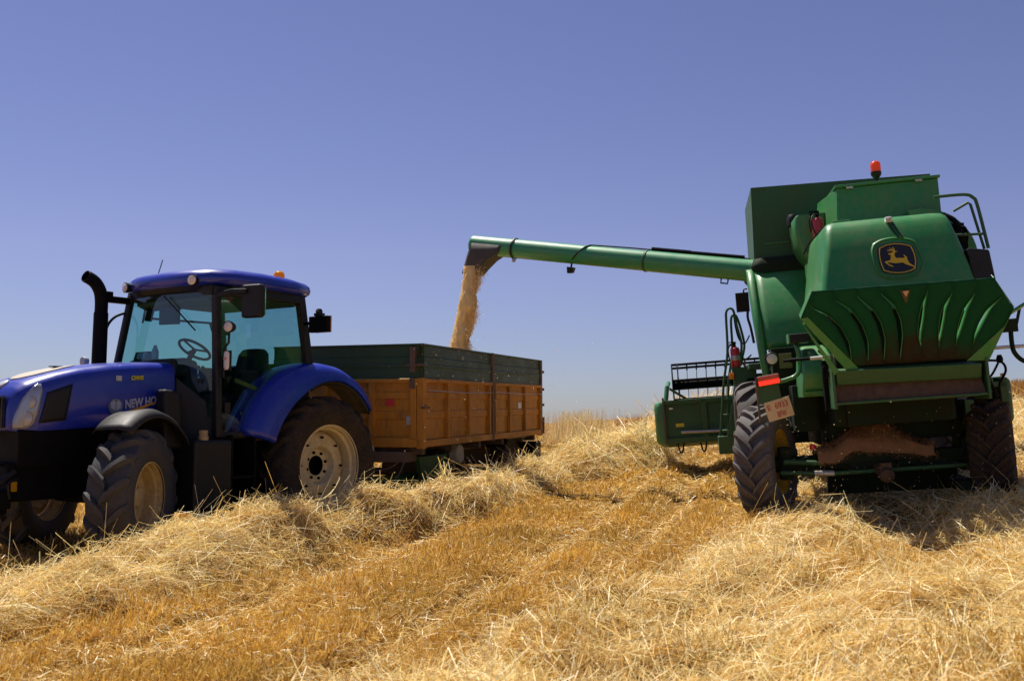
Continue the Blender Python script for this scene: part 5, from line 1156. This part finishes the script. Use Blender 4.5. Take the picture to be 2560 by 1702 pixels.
n = 260; Yg = rng.uniform(24, 33, n); tall_grass('sparse_grass', 'thin single grass stems standing against the sky', n, Yg*rng.uniform(.035, .14, n), Yg, .3, .75, [(.68,.48,.25), (.6,.38,.18)], .12, .007)
n = 26000; Yr = rng.uniform(33.5, 39, n); Xr = rng.uniform(.40, .60, n)*Yr
tall_grass('uncut_cereal', 'strip of uncut golden cereal on the rise at the right', n, Xr, Yr, .35, .75, [(.5,.27,.07), (.58,.34,.1), (.44,.22,.05)], .12, .02)

def weed(loc, s, label):
    t = empty('green_weed', Matrix.Translation(loc)); tag(t, label, 'weed', 'green weeds at the field edge')
    st = MB(); lf = MB()
    for k in range(int(16*s)):
        a = rng.uniform(0, 2*PI); l = rng.uniform(.15, .42)*s; e = Vector((math.cos(a)*l*.9, math.sin(a)*l*.5, l*rng.uniform(.25, .7)))
        st.tube([(0,0,0), e*.55 + Vector((0,0,.03)), e], .008, 5)
        for q in (.45, .65, .8, .95, 1.0):
            b = rng.uniform(0, 2*PI); dd = Vector((math.cos(b), math.sin(b), rng.uniform(-.2, .5))).normalized()*rng.uniform(.06, .13); p = e*q; w = dd.cross(Vector((0,0,1))).normalized()*.028
            lf.add([p, p + dd*.5 + w, p + dd, p + dd*.5 - w], [(0,1,2,3)])
    st.build('stem', mat('weed_stem', (.14,.16,.05), .7), t); lf.build('leaf', mat('weed_leaf', (.07,.11,.03), .6, dirt=.5, dirtcol=(.16,.15,.05)), t, 0, thick=.002)
for x, y, s, lab in ((1.85,26.6,1.5,'spreading green weed at the foot of the tall dry grass clump'), (.42,24.4,1.3,'low green weed behind the rear corner of the orange trailer'), (4.28,30.2,1.2,'small green weed on the crest just left of the header')):
    weed((x, y, float(height(np.array(x), np.array(y)))-.02), s, lab)

# ------------------------------------------------------------------ sky, sun, camera
S = Vector((-.6, .8, 1.9)).normalized()
el = math.asin(S.z); rot = math.atan2(S.x, S.y)
w = bpy.data.worlds.new('World'); SC.world = w; w.use_nodes = True; nt = w.node_tree; nt.nodes.clear(); N = nt.nodes; L = nt.links
sk = N.new('ShaderNodeTexSky'); sk.sky_type = 'NISHITA'; sk.sun_disc = False; sk.sun_elevation = el; sk.sun_rotation = rot
sk.altitude = 300; sk.air_density = 1.0; sk.dust_density = .25; sk.ozone_density = 4.0
hs = N.new('ShaderNodeMix'); hs.data_type = 'RGBA'; hs.blend_type = 'MULTIPLY'; hs.inputs[0].default_value = 1; hs.inputs[7].default_value = (1.24,.965,1.18,1)
tcw = N.new('ShaderNodeTexCoord'); sxyz = N.new('ShaderNodeSeparateXYZ'); L.new(tcw.outputs['Generated'], sxyz.inputs[0])
mrw = N.new('ShaderNodeMapRange'); mrw.inputs[1].default_value = 0; mrw.inputs[2].default_value = .16; L.new(sxyz.outputs['Z'], mrw.inputs[0])
tint = N.new('ShaderNodeMix'); tint.data_type = 'RGBA'; tint.inputs[6].default_value = (.80,.84,1.10,1); tint.inputs[7].default_value = (1.26,.965,1.18,1)
L.new(mrw.outputs[0], tint.inputs[0]); L.new(tint.outputs[2], hs.inputs[7])
bg = N.new('ShaderNodeBackground'); bg.inputs['Strength'].default_value = .0525
ow = N.new('ShaderNodeOutputWorld')
L.new(sk.outputs[0], hs.inputs[6]); L.new(hs.outputs[2], bg.inputs[0]); L.new(bg.outputs[0], ow.inputs[0])
sd = bpy.data.lights.new('sun', 'SUN'); sd.energy = 5.0; sd.angle = math.radians(.5); sd.color = (1, .94, .84)
so = bpy.data.objects.new('sun', sd); COL.objects.link(so); so.rotation_euler = S.to_track_quat('Z', 'Y').to_euler(); so.location = (-6, 8, 20)
cd = bpy.data.cameras.new('camera'); cd.sensor_width = 36; cd.lens = 35; cd.clip_end = 1000; cd.clip_start = .1
cd.dof.use_dof = True; cd.dof.focus_distance = 12.5; cd.dof.aperture_fstop = 2.4
co = bpy.data.objects.new('camera', cd); COL.objects.link(co); co.location = (0, 0, 1.4)
co.rotation_euler = (math.radians(90) + math.atan(181/2292.5), 0, 0); SC.camera = co
vs = SC.view_settings; vs.view_transform = 'Standard'; vs.look = 'None'; vs.exposure = .48; vs.gamma = 1; vs.use_curve_mapping = False
SC.render.resolution_x = 1024; SC.render.resolution_y = 680
SC.cycles.max_bounces = 8; SC.cycles.transparent_max_bounces = 16
